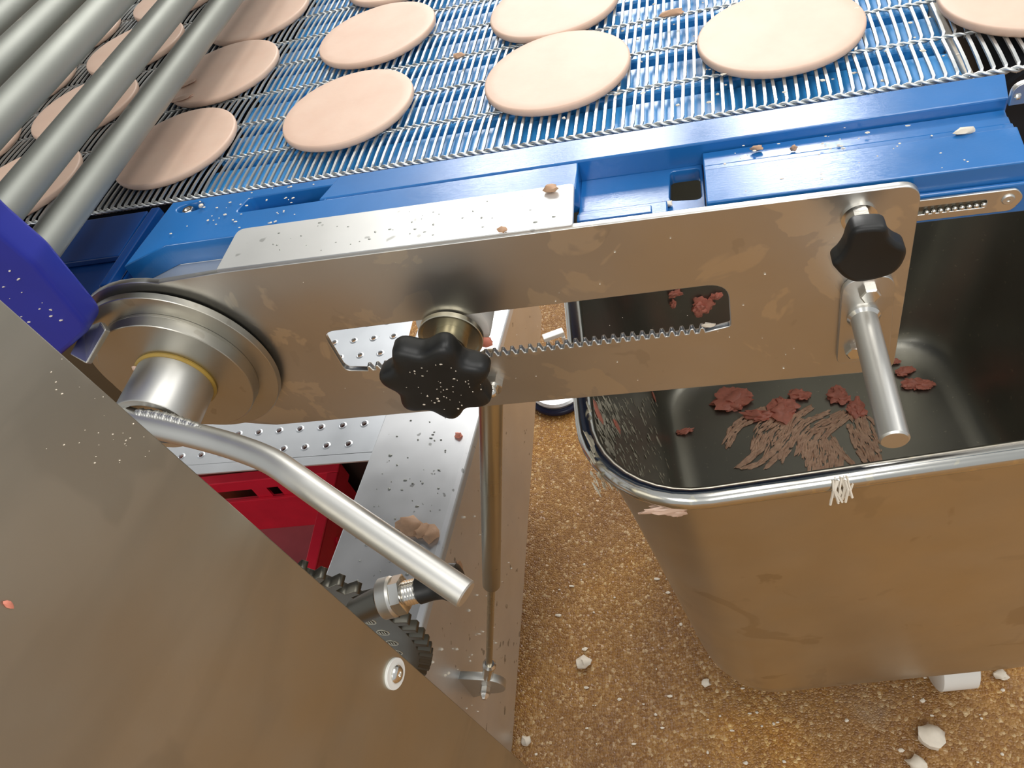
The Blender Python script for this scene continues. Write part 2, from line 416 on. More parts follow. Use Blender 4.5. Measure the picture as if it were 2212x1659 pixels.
# left block with the long slit and the screw pocket
ol = [(-0.4258, 0.4044), (-0.421, 0.400), (-0.3975, 0.4235), (-0.0785, 0.4245), (-0.0785, 0.4530), (-0.268, 0.4530), (-0.268, 0.4815), (-0.4165, 0.4815)]
ol = [(-0.4258, 0.4044), (-0.3976, 0.4235), (-0.0785, 0.4235), (-0.0785, 0.4530), (-0.2700, 0.4530), (-0.262, 0.4805), (-0.4165, 0.4805)]
slit = rounded([(-0.3475, 0.4530), (-0.2705, 0.4530), (-0.268, 0.4705), (-0.342, 0.4705)], [0.004, 0.0, 0.0, 0.006], 4)
pock = [(-0.3955 + 0.0125 * math.cos(t) * (1.0), 0.4700 + 0.0062 * math.sin(t)) for t in [2 * PI * k / 20 for k in range(20)]]
m1 = prism_mesh([ol, slit, pock], 0.020, 0.0010)
m1.transform(Matrix.Translation((0, 0, ZS - 0.010 - 0.0005)))
m1.materials.clear(); lbk = finish('left_block', m1, M['blue'], gd)
box_obj('slit_floor', -0.352, -0.300, 0.448, 0.4705, -0.0235, -0.013, M['blue'], gd, bev=0.001)
box_obj('pocket_floor', -0.412, -0.378, 0.460, 0.479, -0.0235, -0.0125, M['blue'], gd, bev=0.001)
lathe_obj('screw', (-0.3985, 0.4692, -0.0125), (0, 0, 1), ((0, 0.0052), (0.0090, 0.0052), (0.0100, 0.0045), (0.0100, 0.0025), (0.0085, 0.002), (0.0085, 0.0)), M['bright'], lbk, n=6)
# recessed middle bay with the through hole
bay = [(-0.079, 0.386), (0.0035, 0.386), (0.0035, 0.4535), (-0.079, 0.4535)]
hole = rounded([(-0.019, 0.4185), (0.0015, 0.4160), (0.0015, 0.450), (-0.018, 0.450)], 0.004, 4)
m2 = prism_mesh([bay, hole], 0.010, 0.0006); m2.transform(Matrix.Translation((0, 0, -0.0225))); m2.materials.clear()
finish('bay_floor', m2, M['blue'], gd)
box_obj('bay_ledge', -0.0785, -0.020, 0.386, 0.414, -0.0172, -0.0135, M['blue'], gd, bev=0.001)
box_obj('bay_rib', -0.0785, -0.045, 0.386, 0.398, -0.0134, -0.0115, M['blue'], gd, bev=0.0006)
box_obj('bay_rib', -0.0785, -0.030, 0.4015, 0.409, -0.0134, -0.0115, M['blue'], gd, bev=0.0006)
# right block with a stepped top
prof = [(0.391, -0.0300), (0.391, ZL + 0.0060), (0.4245, ZL + 0.0060), (0.426, ZL + 0.0030), (0.4335, ZL + 0.0025), (0.435, ZL + 0.0008), (0.4430, ZL + 0.0005), (0.4445, ZL - 0.0005), (0.4525, ZL - 0.0005), (0.4525, -0.0300)]
bm = bmesh.new(); ra = [bm.verts.new((0.0040 + (0.0 if y < 0.45 else 0.0), y, z)) for y, z in prof]; rb = [bm.verts.new((0.1775 + (y - 0.391) * 0.08 + 0.05 * (1 if y < 0.0 else 0), y, z)) for y, z in prof]
for i in range(len(prof)):
    j = (i + 1) % len(prof); bm.faces.new((ra[i], ra[j], rb[j], rb[i]))
bm.faces.new(ra[::-1]); bm.faces.new(rb)
bm_obj('right_block', bm, M['blue'], gd, bev=0.0009)
# lower ledge and skirt carrying the steel strip
box_obj('lower_ledge', 0.0040, 0.70, 0.3875, 0.3905, -0.034, -0.0135, M['blue'], gd, bev=0.001)
box_obj('skirt', -0.40, 0.70, 0.3910, 0.4200, -0.036, -0.0305, M['blue'], gd, bev=0.001)
# steel strip with a bead chain in a slot, seen past the plate end
st = thing('slotted_strip', 'steel strip with a row of beads on the blue skirt past the plate end', 'strip')
so = rounded([(0.09, -0.0302), (0.1725, -0.0302), (0.1775, -0.0215), (0.1725, -0.0150), (0.09, -0.0150)], [0, 0.005, 0.007, 0.005, 0], 4)
sl = rounded([(0.10, -0.0255), (0.1585, -0.0255), (0.1585, -0.0200), (0.10, -0.0200)], 0.002, 3)
spl = prism_obj('strip_plate', [so, sl], 0.002, M['plate'], st, Matrix.Translation((0, 0.3860, 0)) @ AX_XZ, 0.0004)
box_obj('strip_back', 0.092, 0.170, 0.3866, 0.3873, -0.0295, -0.0160, M['gear'], st, bev=0)
for k in range(9):
    bm = bmesh.new(); bmesh.ops.create_uvsphere(bm, u_segments=10, v_segments=6, radius=0.0016, matrix=Matrix.Translation((0.1275 + k * 0.0037, 0.3855, -0.0245 + k * 0.0001)))
    bm_obj('bead', bm, M['bright'], spl, smooth=True)
lathe_obj('strip_screw', (0.1690, 0.3855, -0.0215), (0, -1, 0), ((0, 0.0035), (0.001, 0.0035), (0.0016, 0.0028), (0.0016, 0.001), (0.0008, 0.0)), M['bar'], st, n=20)

# guide of the upstream conveyor, its shade put into the navy
ug = thing('upstream_guide', 'blue plastic guide with shade put into its navy, left of the bright blue guide under the tubes', 'guide rail')
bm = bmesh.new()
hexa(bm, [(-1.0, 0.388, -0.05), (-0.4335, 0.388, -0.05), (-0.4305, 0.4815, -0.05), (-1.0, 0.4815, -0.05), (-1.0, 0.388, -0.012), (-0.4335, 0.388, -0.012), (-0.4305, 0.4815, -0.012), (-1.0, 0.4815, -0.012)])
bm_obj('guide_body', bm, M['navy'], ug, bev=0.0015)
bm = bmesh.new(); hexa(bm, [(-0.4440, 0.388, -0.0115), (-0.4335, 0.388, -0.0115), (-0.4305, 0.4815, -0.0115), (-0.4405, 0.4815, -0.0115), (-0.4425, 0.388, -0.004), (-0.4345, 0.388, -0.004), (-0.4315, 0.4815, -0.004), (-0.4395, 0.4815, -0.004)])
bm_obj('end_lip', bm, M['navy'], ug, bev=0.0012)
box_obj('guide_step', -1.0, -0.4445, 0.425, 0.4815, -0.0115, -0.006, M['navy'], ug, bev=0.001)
box_obj('side_wall', -1.0, -0.4450, 0.3895, 0.3960, -0.175, -0.0505, M['gear'], ug)  # dark plate added to fill the shadowy gap left of the hub
# far guide beyond the belt
box_obj('far_guide', -0.42, 0.30, 1.132, 1.170, -0.04, 0.0, M['blue'], gd)

# steel bracket at the right picture edge
rb_ = thing('end_bracket', 'rounded steel bracket at the right picture edge beside the blue guide', 'bracket')
bo = rounded([(0.1800, 0.0005), (0.1800, 0.0135), (0.30, 0.030), (0.30, 0.0005)], [0, 0.012, 0, 0], 6)
prism_obj('bracket_plate', [bo], 0.004, M['plate'], rb_, Matrix.Translation((0, 0.4445, 0)) @ AX_XZ, 0.0005)
bm = bmesh.new(); blob(bm, (0.1835, 0.4425, 0.006), 0.0020, (1, 0.7, 1), 3); bm_obj('rivet', bm, M['bright'], rb_, smooth=True)

# ================================================================== RACK PLATE
YP = 0.381
pl = thing('rack_plate', 'long stainless adjusting plate with toothed slot fixed below the blue guide', 'plate')
def plate_outline():
    pts = []
    # top edge from the right corner to the left, then the round end about the hub
    pts += rounded([(0.1225, -0.04), (0.1212, 0.0), (0.08, 0.0)], [0, 0.0125, 0], 8)[1:-1]
    pts += [(-0.33, -0.0005), (-0.385, -0.0025)]
    cx, cz, r = -0.411, -0.0835, 0.0845
    for k in range(0, 25):
        a = R(72) + (R(252) - R(72)) * k / 24
        pts.append((cx + r * math.cos(a), cz + r * math.sin(a)))
    pts += [(-0.40, -0.1735), (-0.3795, -0.1775)]
    pts += rounded([(0.0, -0.1655), (0.124, -0.1615), (0.1255, -0.10)], [0, 0.010, 0], 6)[1:-1]
    return pts
def slot_outline():
    x0, x1 = -0.2825, 0.0140
    top = lambda x: -0.0665 + (x + 0.2066) * 0.031
    bot = lambda x: -0.1130 + (x + 0.27) * 0.040
    pts = rounded([(x1 - 0.03, top(x1 - 0.03)), (x1, top(x1) - 0.002), (x1 + 0.0005, bot(x1)), (x1 - 0.02, bot(x1 - 0.02) - 0.0002)], [0, 0.014, 0.003, 0], 7)[1:-1]
    n = 38; xa, xb = -0.002, -0.267; p = (xa - xb) / n
    for k in range(n):
        x = xa - k * p
        for fx, up in ((0.08, 0), (0.24, 1), (0.56, 1), (0.74, 0)):
            xx = x - fx * p; pts.append((xx, bot(xx) + up * 0.0046 - 0.0032))
    pts += rounded([(-0.2672, bot(-0.2672) - 0.001), (-0.2840, bot(-0.2840) - 0.001), (-0.2835, top(-0.2835)), (-0.25, top(-0.25))], [0, 0.0070, 0.0110, 0], 7)[1:]
    return pts
prism_obj('plate_body', [plate_outline(), slot_outline()], 0.005, M['plate'], pl, Matrix.Translation((0, YP + 0.0025, 0)) @ AX_XZ, 0.0006)
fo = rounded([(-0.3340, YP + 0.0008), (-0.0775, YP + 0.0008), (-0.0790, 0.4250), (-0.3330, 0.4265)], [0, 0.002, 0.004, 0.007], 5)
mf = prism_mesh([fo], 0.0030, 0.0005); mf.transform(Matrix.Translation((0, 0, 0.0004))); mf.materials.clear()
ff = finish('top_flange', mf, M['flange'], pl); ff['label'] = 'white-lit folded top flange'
bm = bmesh.new(); box(bm, -0.447, -0.33, YP + 0.006, 0.424, -0.0245, -0.0215); bm_obj('rear_tab', bm, M['flange'], pl, bev=0.0006)

# ------------------------------------------------------------------ hub with lever
hb = thing('pivot_hub', 'stepped round steel pivot hub with grease ring at the rounded plate end', 'hub')
HX, HZ = -0.4112, -0.0820
lathe_obj('backing_disc', (HX, 0.3795, HZ), (0, -1, 0), ((0, 0.0735), (0.0035, 0.0735)), M['gear'], hb, 72)
lathe_obj('outer_disc', (HX, 0.3758, HZ), (0, -1, 0), ((0, 0.0778), (0.0052, 0.0775), (0.0056, 0.0770), (0.0056, 0.060)), M['hub'], hb, 96)
lathe_obj('shoulder_disc', (HX, 0.3700, HZ), (0, -1, 0), ((0, 0.0616), (0.0022, 0.0616), (0.0024, 0.0613), (0.0026, 0.0616), (0.0112, 0.0610), (0.0117, 0.0604), (0.0117, 0.031)), M['hub'], hb, 96)
lathe_obj('grease_ring', (HX, 0.3582, HZ), (0, -1, 0), ((0, 0.0318), (0.0016, 0.0322), (0.0030, 0.0308)), M['yellow'], hb, 64)
lathe_obj('shaft_collar', (HX, 0.3568, HZ), (0, -1, 0), ((0, 0.0302), (0.0430, 0.0302), (0.0440, 0.0296), (0.0440, 0.0240), (0.034, 0.022), (0.034, 0.0)), M['bar'], hb, 64)
# small tab by the hub
q = [at(*p) for p in ((150, 765, 0.560), (186, 786, 0.550), (229, 712, 0.560), (216, 694, 0.566), (206, 698, 0.570), (182, 706, 0.58))]
bm = bmesh.new(); tn = Vector((0.30, -0.45, 0.55)).normalized() * 0.010
va = [bm.verts.new(p) for p in q]; vb = [bm.verts.new(p - tn) for p in q]
bm.faces.new(va); bm.faces.new(vb[::-1])
for i in range(6): bm.faces.new((va[i], va[(i + 1) % 6], vb[(i + 1) % 6], vb[i]))
bm_obj('stop_tab', bm, M['bar'], hb, bev=0.0012)
# bent lever welded to the collar
lev = smooth_path([at(255, 898, 0.575), at(300, 912, 0.570), at(440, 946, 0.556), at(515, 968, 0.545), at(585, 996, 0.532), at(645, 1036, 0.520), at(720, 1089, 0.510), at(1008, 1285, 0.478)], 10)
bm = bmesh.new(); rr = [0.0094] * len(lev); rr[-1] = 0.0084
lev.insert(-1, lev[-1] - (lev[-1] - lev[-2]).normalized() * 0.001); rr.insert(-1, 0.0094)
sweep(bm, lev, rr, 28); lvo = bm_obj('lever', bm, M['bar'], hb, smooth=True, sharp=40)
bm = bmesh.new()
for k in range(26):
    s = k / 25; x = 300 + 140 * s; y = 893 + (905 - 893) * s + 26 * s * s
    p = at(x, y, 0.566 - 0.012 * s); bmesh.ops.create_icosphere(bm, subdivisions=1, radius=0.0042 + 0.0004 * math.sin(k * 2.1), matrix=Matrix.Translation(p))
bm_obj('weld_bead', bm, M['bar'], lvo, smooth=True, sharp=80)

# ------------------------------------------------------------------ big star knob on its pinion
def star_mesh(name, lobes, Ro, Ri, T, m, parent, center, phase=0.0, n=112, pw=1.0, dome=0.25, sq=1.0, face=False):
    bm = bmesh.new(); rings = []
    prof = [(0.0, 0.62), (0.06, 0.80), (0.16, 0.93), (0.34, 1.0), (0.62, 1.0), (0.80, 0.965), (0.92, 0.89), (0.985, 0.74), (1.0 + dome * 0.05, 0.45), (1.0 + dome * 0.08, 0.2)]
    if face: prof = [(0.0, 0.66), (0.05, 0.86), (0.14, 0.95), (0.30, 1.0), (0.66, 1.0), (0.80, 0.98), (0.90, 0.94), (0.965, 0.87), (0.995, 0.78), (1.01, 0.60), (1.012, 0.3)]
    for t, s in prof:
        ring = []
        for i in range(n):
            a = 2 * PI * i / n; c = 0.5 + 0.5 * math.cos(lobes * (a - phase)); r = Ri + (Ro - Ri) * (c ** pw)
            k = 1.0 if s > 0.9 else (s / 0.9) ** (0.8 if face else 0.3)
            rad = (r * k + Ri * (1 - k)) * s
            ring.append(bm.verts.new((center[0] + rad * math.cos(a), center[1] - T * t, center[2] + rad * math.sin(a) * sq)))
        rings.append(ring)
    for a, b in zip(rings, rings[1:]):
        for i in range(n): bm.faces.new((a[i], a[(i + 1) % n], b[(i + 1) % n], b[i]))
    bm.faces.new(rings[0][::-1]); bm.faces.new(rings[-1])
    return bm_obj(name, bm, m, parent, smooth=True, sharp=70)
kb = thing('star_knob', 'large black seven-lobed clamping knob in the toothed plate slot', 'knob')
KX, KZ = -0.1840, -0.0830
kk = star_mesh('knob_head', 7, 0.0415, 0.0330, 0.021, M['black'], kb, (KX - 0.0035, 0.3505, KZ), R(64), pw=1.15, face=True)
lathe_obj('washer', (KX, 0.3800, KZ), (0, -1, 0), ((0, 0.0225), (0.0005, 0.0243), (0.0040, 0.0243), (0.0046, 0.0238), (0.0046, 0.0222), (0.0030, 0.0210), (0.0026, 0.012)), M['strut'], kb, 64)
lathe_obj('stub', (KX, 0.3780, KZ), (0, -1, 0), ((0, 0.0128), (0.0120, 0.0128), (0.0122, 0.0124), (0.0124, 0.0118), (0.0240, 0.0116), (0.027, 0.0116)), M['strut'], kb, 40)
lathe_obj('spacer', (KX, 0.4140, KZ), (0, -1, 0), ((0, 0.0285), (0.024, 0.0285), (0.0265, 0.0270)), M['white'], kb, 48)
bm = bmesh.new(); rnd = random.Random(5)
for k in range(60):
    a = rnd.uniform(0, 2 * PI); r = 0.029 * math.sqrt(rnd.random()); L = rnd.uniform(0.0003, 0.0008)
    blob(bm, (KX + r * math.cos(a), 0.3505 - 0.0212 + (0.0 if r < 0.026 else 0.0020), KZ + r * math.sin(a)), L, (rnd.uniform(0.5, 1.8), 0.4, rnd.uniform(0.5, 1.5)), k, 0.4, 1)
tag(bm_obj('flour_specks', bm, M['crumb'], kk), kind='stuff')

# ball stud nut
bn = thing('ball_stud', 'small domed steel nut on the plate right of the large black knob', 'nut')
lathe_obj('hex_nut', (-0.1672, 0.381, -0.1405), (0, -1, 0), ((0, 0.0078), (0.0065, 0.0078)), M['bright'], bn, 6)
lathe_obj('flange_washer', (-0.1672, 0.3745, -0.1405), (0, -1, 0), ((0, 0.0072), (0.0015, 0.0072)), M['bright'], bn, 32)
bm = bmesh.new(); bmesh.ops.create_uvsphere(bm, u_segments=20, v_segments=12, radius=0.0046, matrix=Matrix.Translation((-0.1672, 0.3700, -0.1405)))
bm_obj('dome', bm, M['bright'], bn, smooth=True)

# ------------------------------------------------------------------ small wing knob and handle at the right end
sk = thing('wing_knob', 'small black lobed knob on a threaded stud at the plate right end', 'knob')
SX, SZ = 0.0895, -0.0180
lathe_obj('flange_nut', (SX, 0.381, SZ), (0, -1, 0), ((0, 0.0100), (0.0020, 0.0100), (0.0022, 0.0090), (0.0024, 0.0078)), M['bright'], sk, 40)
lathe_obj('hex', (SX, 0.3786, SZ), (0, -1, 0), ((0, 0.0078), (0.0060, 0.0078), (0.0066, 0.0070)), M['bright'], sk, 6)
lathe_obj('stud', (SX, 0.3720, SZ), (0, -1, 0), [(0.0012 * k, 0.0042 if k % 2 else 0.0037) for k in range(0, 18)], M['bright'], sk, 24)
wk = [(1846, 492), (1880, 486), (1913, 488), (1921, 508), (1934, 521), (1954, 532), (1957, 548), (1946, 572), (1925, 590), (1887, 602), (1850, 607), (1825, 599), (1806, 581), (1798, 567), (1814, 550), (1826, 531), (1833, 510)]
wo = [ony(x, y, 0.3430) for x, y in wk]; wl = []
wo = [Vector((p.x, p.z)) for p in wo]
for i in range(len(wo)):
    for k in range(5):
        t = k / 5; a, b, c, d = wo[i - 1], wo[i], wo[(i + 1) % len(wo)], wo[(i + 2) % len(wo)]
        q = 0.5 * ((2 * b) + (c - a) * t + (2 * a - 5 * b + 4 * c - d) * t * t + (3 * b - a - 3 * c + d) * t ** 3); wl.append((q.x, q.y))
prism_obj('knob_head', [wl], 0.0135, M['black'], sk, Matrix.Translation((0, 0.3475, 0)) @ AX_XZ, 0.0030, smooth=True, res=4, sharp=60)

hd = thing('rod_handle', 'satin steel rod handle bolted near the right end of the plate', 'handle')
bp = rounded([(0.0835, -0.066), (0.1140, -0.063), (0.1190, -0.142), (0.0850, -0.146)], [0.012, 0.012, 0.010, 0.006], 7)
hbp = prism_obj('base_plate', [bp], 0.0040, M['plate'], hd, Matrix.Translation((0, 0.3788, 0)) @ AX_XZ, 0.0005)
RX, RZ = 0.0985, -0.0985
lathe_obj('weld_ring', (RX, 0.3768, RZ), (0, -1, 0), ((0, 0.0105), (0.0018, 0.0104), (0.0038, 0.0086)), M['bright'], hd, 40)
lathe_obj('rod', (RX, 0.3765, RZ), (0, -1, 0), ((0, 0.0084), (0.0990, 0.0084), (0.1002, 0.0074)), M['bar'], hd, 40)
for (x, z) in ((0.1000, -0.0765), (0.0955, -0.1305)):
    b_ = lathe_obj('bolt', (x, 0.3768, z), (0, -1, 0), ((0, 0.0064), (0.0042, 0.0064), (0.0050, 0.0054)), M['bright'], hbp, 6)

# ================================================================== GAS STRUT
gs = thing('gas_strut', 'upright steel gas strut between the plate and the channel side', 'strut')
T0 = Vector((-0.1690, 0.3985, -0.1300)); T1 = Vector((-0.2672, 0.380, -0.5033)); T2 = Vector((-0.3332, 0.3692, -0.7383)); T3 = Vector((-0.3440, 0.3672, -0.7700))
dv = (T1 - T0); L = dv.length
lathe_obj('cylinder', T0, dv, ((0, 0.0075), (0.002, 0.0105), (L - 0.004, 0.0105), (L, 0.0085), (L + 0.002, 0.0055)), M['strut'], gs, 40)
dv2 = (T2 - T1)
lathe_obj('piston_rod', T1, dv2, ((0, 0.0046), (dv2.length, 0.0046)), M['strut'], gs, 24)
dv3 = T3 - T2
lathe_obj('end_fitting', T2 - dv3.normalized() * 0.012, dv3, ((0, 0.0065), (0.004, 0.0095), (0.010, 0.0095), (0.011, 0.008), (dv3.length + 0.012, 0.008)), M['bright'], gs, 24)

# ================================================================== BEAM
bmn = thing('support_channel', 'wide grey steel channel with pale flat top and tall brown side under the conveyor', 'channel')
A = Vector((-0.3309, 0.9399)); B_ = Vector((-0.3839, 0.3781)); dr = (B_ - A).normalized()
def bx(y): return A.x + (y - A.y) * dr.x / dr.y
bm = bmesh.new(); ys = (1.072, 0.911, 0.602, 0.3585, 0.10); zb = (-0.752, -0.8275, -0.98, -1.0922, -1.0985)
rings = []
for y, z in zip(ys, zb):
    x1 = bx(y); x0 = x1 - 0.1655 - (0.9 - y) * 0.004
    rings.append([bm.verts.new(p) for p in ((x0, y, z), (x1, y, z), (x1, y, -0.612), (x1 - 0.0035, y, -0.6035), (x1 - 0.012, y, -0.60), (x0, y, -0.60))])
for a, b in zip(rings, rings[1:]):
    for i in range(6): bm.faces.new((a[i], a[(i + 1) % 6], b[(i + 1) % 6], b[i]))
bm.faces.new(rings[0][::-1]); bm.faces.new(rings[-1])
bm_obj('channel_body', bm, M['beam'], bmn, bev=0.002)
# bracket for the strut
od = [(-0.3870, -0.8460), (-0.3870, -0.7660), (-0.3520, -0.7670)] + [(-0.3520 + 0.0285 * math.cos(R(a)), -0.7955 + 0.0285 * math.sin(R(a))) for a in range(78, -91, -12)]
prism_obj('strut_bracket', [od], 0.012, M['bar'], bmn, Matrix.Translation((0, 0.3660, 0)) @ AX_XZ, 0.0006)
lathe_obj('bracket_nut', (-0.3530, 0.3598, -0.7960), (0, -1, 0), ((0, 0.0075), (0.0080, 0.0075), (0.0082, 0.0085), (0.0100, 0.0085), (0.0102, 0.0068), (0.014, 0.0060), (0.0175, 0.0035), (0.0185, 0.0)), M['bright'], bmn, 6)

# ================================================================== PERFORATED TRAY
tr = thing('perforated_tray', 'pale grey perforated steel tray behind the red crate', 'tray')
ZT = -0.62
hs = []; bm = bmesh.new(); DX, DY, TX0, TX1 = 0.0395, 0.0395, -1.15, -0.524
for j in range(16):
    ya = 0.664 + j * DY; xs = -1.135 + (j % 2) * 0.0205 - 0.002 * j
    cells = []; x = xs
    while x < TX1 - 0.021: cells.append(x); x += DX
    sk = lambda x, y: bm.verts.new((x, y + (x + 0.593) * 0.02, ZT))
    xl, xr = cells[0] - DX / 2, cells[-1] + DX / 2
    bm.faces.new((sk(TX0, ya), sk(xl, ya), sk(xl, ya + DY), sk(TX0, ya + DY))); bm.faces.new((sk(xr, ya), sk(TX1 + 0.0, ya), sk(TX1, ya + DY), sk(xr, ya + DY)))
    for x in cells:
        yc = ya + DY / 2; hs.append((x, yc + (x + 0.593) * 0.02))
        sq = [(x + DX / 2 * a, yc + DY / 2 * b) for a, b in ((1, 0), (1, 1), (0, 1), (-1, 1), (-1, 0), (-1, -1), (0, -1), (1, -1))]
        oc = [(x + 0.0044 * math.cos(PI * k / 4), yc + 0.0044 * math.sin(PI * k / 4)) for k in range(8)]
        so_ = [sk(*p) for p in sq]; si_ = [sk(*p) for p in oc]; sd_ = [bm.verts.new((v.co.x, v.co.y, ZT - 0.004)) for v in si_]
        for k in range(8):
            l = (k + 1) % 8; bm.faces.new((so_[k], so_[l], si_[l], si_[k])); bm.faces.new((si_[k], si_[l], sd_[l], sd_[k]))
bm.faces.new([bm.verts.new(p) for p in ((TX0, 0.630, ZT), (TX1, 0.6500, ZT), (TX1, 0.6663, ZT), (TX0, 0.6529, ZT))])
bm.faces.new([bm.verts.new(p) for p in ((TX0, 0.630, ZT), (TX1, 0.6500, ZT), (TX1, 0.6500, ZT - 0.003), (TX0, 0.630, ZT - 0.003))])
bm_obj('tray_sheet', bm, M['tray'], tr)
nb = None; cnt = 0
for x, y in hs:
    if nb is None:
        bm = bmesh.new(); lathe(bm, (0, 0, 0), (0, 0, 1), ((0, 0.0078), (0.0008, 0.0066), (0.0012, 0.0056), (0.0010, 0.0050), (-0.004, 0.0047)), 14, False)
        nb = bm_obj('hole_collar', bm, M['tray'], tr, smooth=True, sharp=60); o = nb
    else:
        o = nb.copy(); COL.objects.link(o); o.parent = tr
    o.location = (x, y, ZT + 0.0001)
box_obj('under_tray_shade', -1.14, -0.506, 0.850, 0.854, FLOOR + 0.001, -0.6245, M['gear'], tr)  # dark sheet added in place of the shaded space under the tray
# ================================================================== RED CRATE
cr = thing('red_crate', 'red plastic meat crate on the floor below the perforated tray', 'crate')
cr.location = (0, 0, 0)
CZ0, CZ1 = -1.0985, -0.880
ang = R(3.5); CO = Vector((-0.754, 0.833))
def cw(u, v, z): return (CO.x + u * math.cos(ang) - v * math.sin(ang), CO.y + u * math.sin(ang) + v * math.cos(ang), z)
def cbox(bm, u0, u1, v0, v1, z0, z1, tap=0.0):
    hexa(bm, [cw(u0 + tap, v0, z0), cw(u1 + tap, v0, z0), cw(u1 + tap, v1, z0), cw(u0 + tap, v1, z0), cw(u0, v0, z1), cw(u1, v0, z1), cw(u1, v1, z1), cw(u0, v1, z1)])
W_, Dp = 0.60, 0.40
bm = bmesh.new(); cbox(bm, -W_ + 0.012, -0.012, -Dp + 0.012, -0.012, CZ0, CZ0 + 0.006); bm_obj('crate_floor', bm, M['red_dull'], cr, bev=0.001)
ow = [(-W_ + 0.012, CZ0), (-0.012, CZ0), (-0.006, CZ1 - 0.0065), (-W_ + 0.006, CZ1 - 0.0065)]
wh = [[(a, CZ1 - 0.082), (b, CZ1 - 0.082), (b, CZ1 - 0.048), (a, CZ1 - 0.048)] for a, b in ((-0.190, -0.163), (-0.40, -0.225), (-0.46, -0.434))]
RC = Matrix.Translation((CO.x, CO.y, 0)) @ Matrix.Rotation(ang, 4, 'Z')
prism_obj('back_wall', [ow] + wh, 0.005, M['red'], cr, RC @ Matrix.Translation((0, -0.010, 0)) @ AX_XZ)
prism_obj('front_wall', [ow], 0.005, M['red'], cr, RC @ Matrix.Translation((0, -Dp + 0.010, 0)) @ AX_XZ)
for u in (-0.008, -W_ + 0.008):
    bm = bmesh.new(); cbox(bm, u - 0.003, u + 0.003, -Dp + 0.010, -0.010, CZ0, CZ1 - 0.0065); bm_obj('side_wall', bm, M['red'], cr)
bm = bmesh.new(); cbox(bm, -W_, 0.0, -0.024, 0, CZ1 - 0.006, CZ1); cbox(bm, -W_, 0.0, -Dp, -Dp + 0.024, CZ1 - 0.006, CZ1)
cbox(bm, -0.024, 0, -Dp + 0.0242, -0.0242, CZ1 - 0.006, CZ1); cbox(bm, -W_, -W_ + 0.024, -Dp + 0.0242, -0.0242, CZ1 - 0.006, CZ1)
bm_obj('rim', bm, M['red'], cr, bev=0.002)
bm = bmesh.new(); cbox(bm, -0.002, 0.0, -Dp, 0, CZ1 - 0.05, CZ1 - 0.0065); cbox(bm, -W_, 0, -0.002, 0.0, CZ1 - 0.035, CZ1 - 0.0065); bm_obj('rim_skirt', bm, M['red'], cr)
for k in range(4):
    bm = bmesh.new(); v = -0.05 - k * 0.1; cbox(bm, -0.006, 0.004, v - 0.004, v + 0.004, CZ0, CZ1 - 0.05); bm_obj('side_rib', bm, M['red'], cr)
bm = bmesh.new(); cbox(bm, -W_ + 0.02, -0.02, -0.020, -0.0128, CZ1 - 0.088, CZ1 - 0.080); bm_obj('handle_ledge', bm, M['red'], cr, bev=0.001)

# ================================================================== INDEX GEAR AND PLUNGER
GC = Vector((-0.541, 0.300, -0.458)); GR = 0.2172
gg = thing('index_gear', 'dark toothed index gear half hidden by the brown steel panel', 'gear')
pts = []; a0, a1 = R(75), R(-36); nt_ = 21
for k in range(nt_):
    s0 = a0 + (a1 - a0) * k / nt_; da = (a1 - a0) / nt_
    for f, r in ((0.0, GR - 0.014), (0.26, GR - 0.014), (0.30, GR), (0.66, GR), (0.70, GR - 0.014)):
        a = s0 + da * f; pts.append((GC.x + r * math.cos(a), GC.z + r * math.sin(a)))
pts += [(GC.x + 0.10 * math.cos(a1), GC.z + 0.10 * math.sin(a1)), (GC.x + 0.09 * math.cos(0.6), GC.z + 0.09 * math.sin(0.6)), (GC.x + 0.10 * math.cos(a0), GC.z + 0.10 * math.sin(a0))]
prism_obj('gear_plate', [pts], 0.012, M['gear'], gg, Matrix.Translation((0, 0.306, 0)) @ AX_XZ, 0.0005)
for k in range(9):
    a = a0 + (a1 - a0) * (0.22 + 0.085 * k); c = (GC.x + (GR - 0.040) * math.cos(a), 0.300, GC.z + (GR - 0.040) * math.sin(a))
    if k in (2, 3): continue
    bm = bmesh.new(); lathe(bm, (c[0], 0.3005, c[2]), (0, -1, 0), ((0, 0.0078), (0.0008, 0.0074), (0.0008, 0.0062), (0, 0.0060)), 20, False)
    for j in range(3): box(bm, c[0] - 0.004 + j * 0.003, c[0] - 0.0025 + j * 0.003, 0.2994, 0.3002, c[2] - 0.003, c[2] + 0.003)
    bm_obj('raised_mark', bm, M['strut'], gg)
ip = thing('index_plunger', 'black index plunger with hex nuts locked into the dark gear teeth', 'plunger')
pa = Vector((-0.2935, 0.285, -0.2820)); pd = (at(958, 1262, 0.640) - at(838, 1291, 0.650)).normalized()
pa = at(826, 1294, 0.652)
lathe_obj('boss', pa, pd, ((0, 0.0165), (0.001, 0.0175), (0.010, 0.0175), (0.012, 0.0160)), M['bar'], ip, 40)
lathe_obj('jam_nut', pa + pd * 0.0112, pd, ((0, 0.0150), (0.0012, 0.0168), (0.0095, 0.0168), (0.0105, 0.0150)), M['bright'], ip, 6, phase=0.4)
lathe_obj('threaded_sleeve', pa + pd * 0.0216, pd, [(0.0012 * k, 0.0108 if k % 2 else 0.0098) for k in range(0, 11)], M['bright'], ip, 32)
lathe_obj('grip', pa + pd * 0.0330, pd, ((0, 0.0105), (0.001, 0.0118), (0.012, 0.0110), (0.020, 0.0118), (0.026, 0.0150), (0.032, 0.0158), (0.038, 0.0140), (0.040, 0.010)), M['black'], ip, 40)
hx = [at(770, 1322, 0.672), at(838, 1284, 0.662)]
ha = hx[0]; hb2 = pa + pd * 0.002
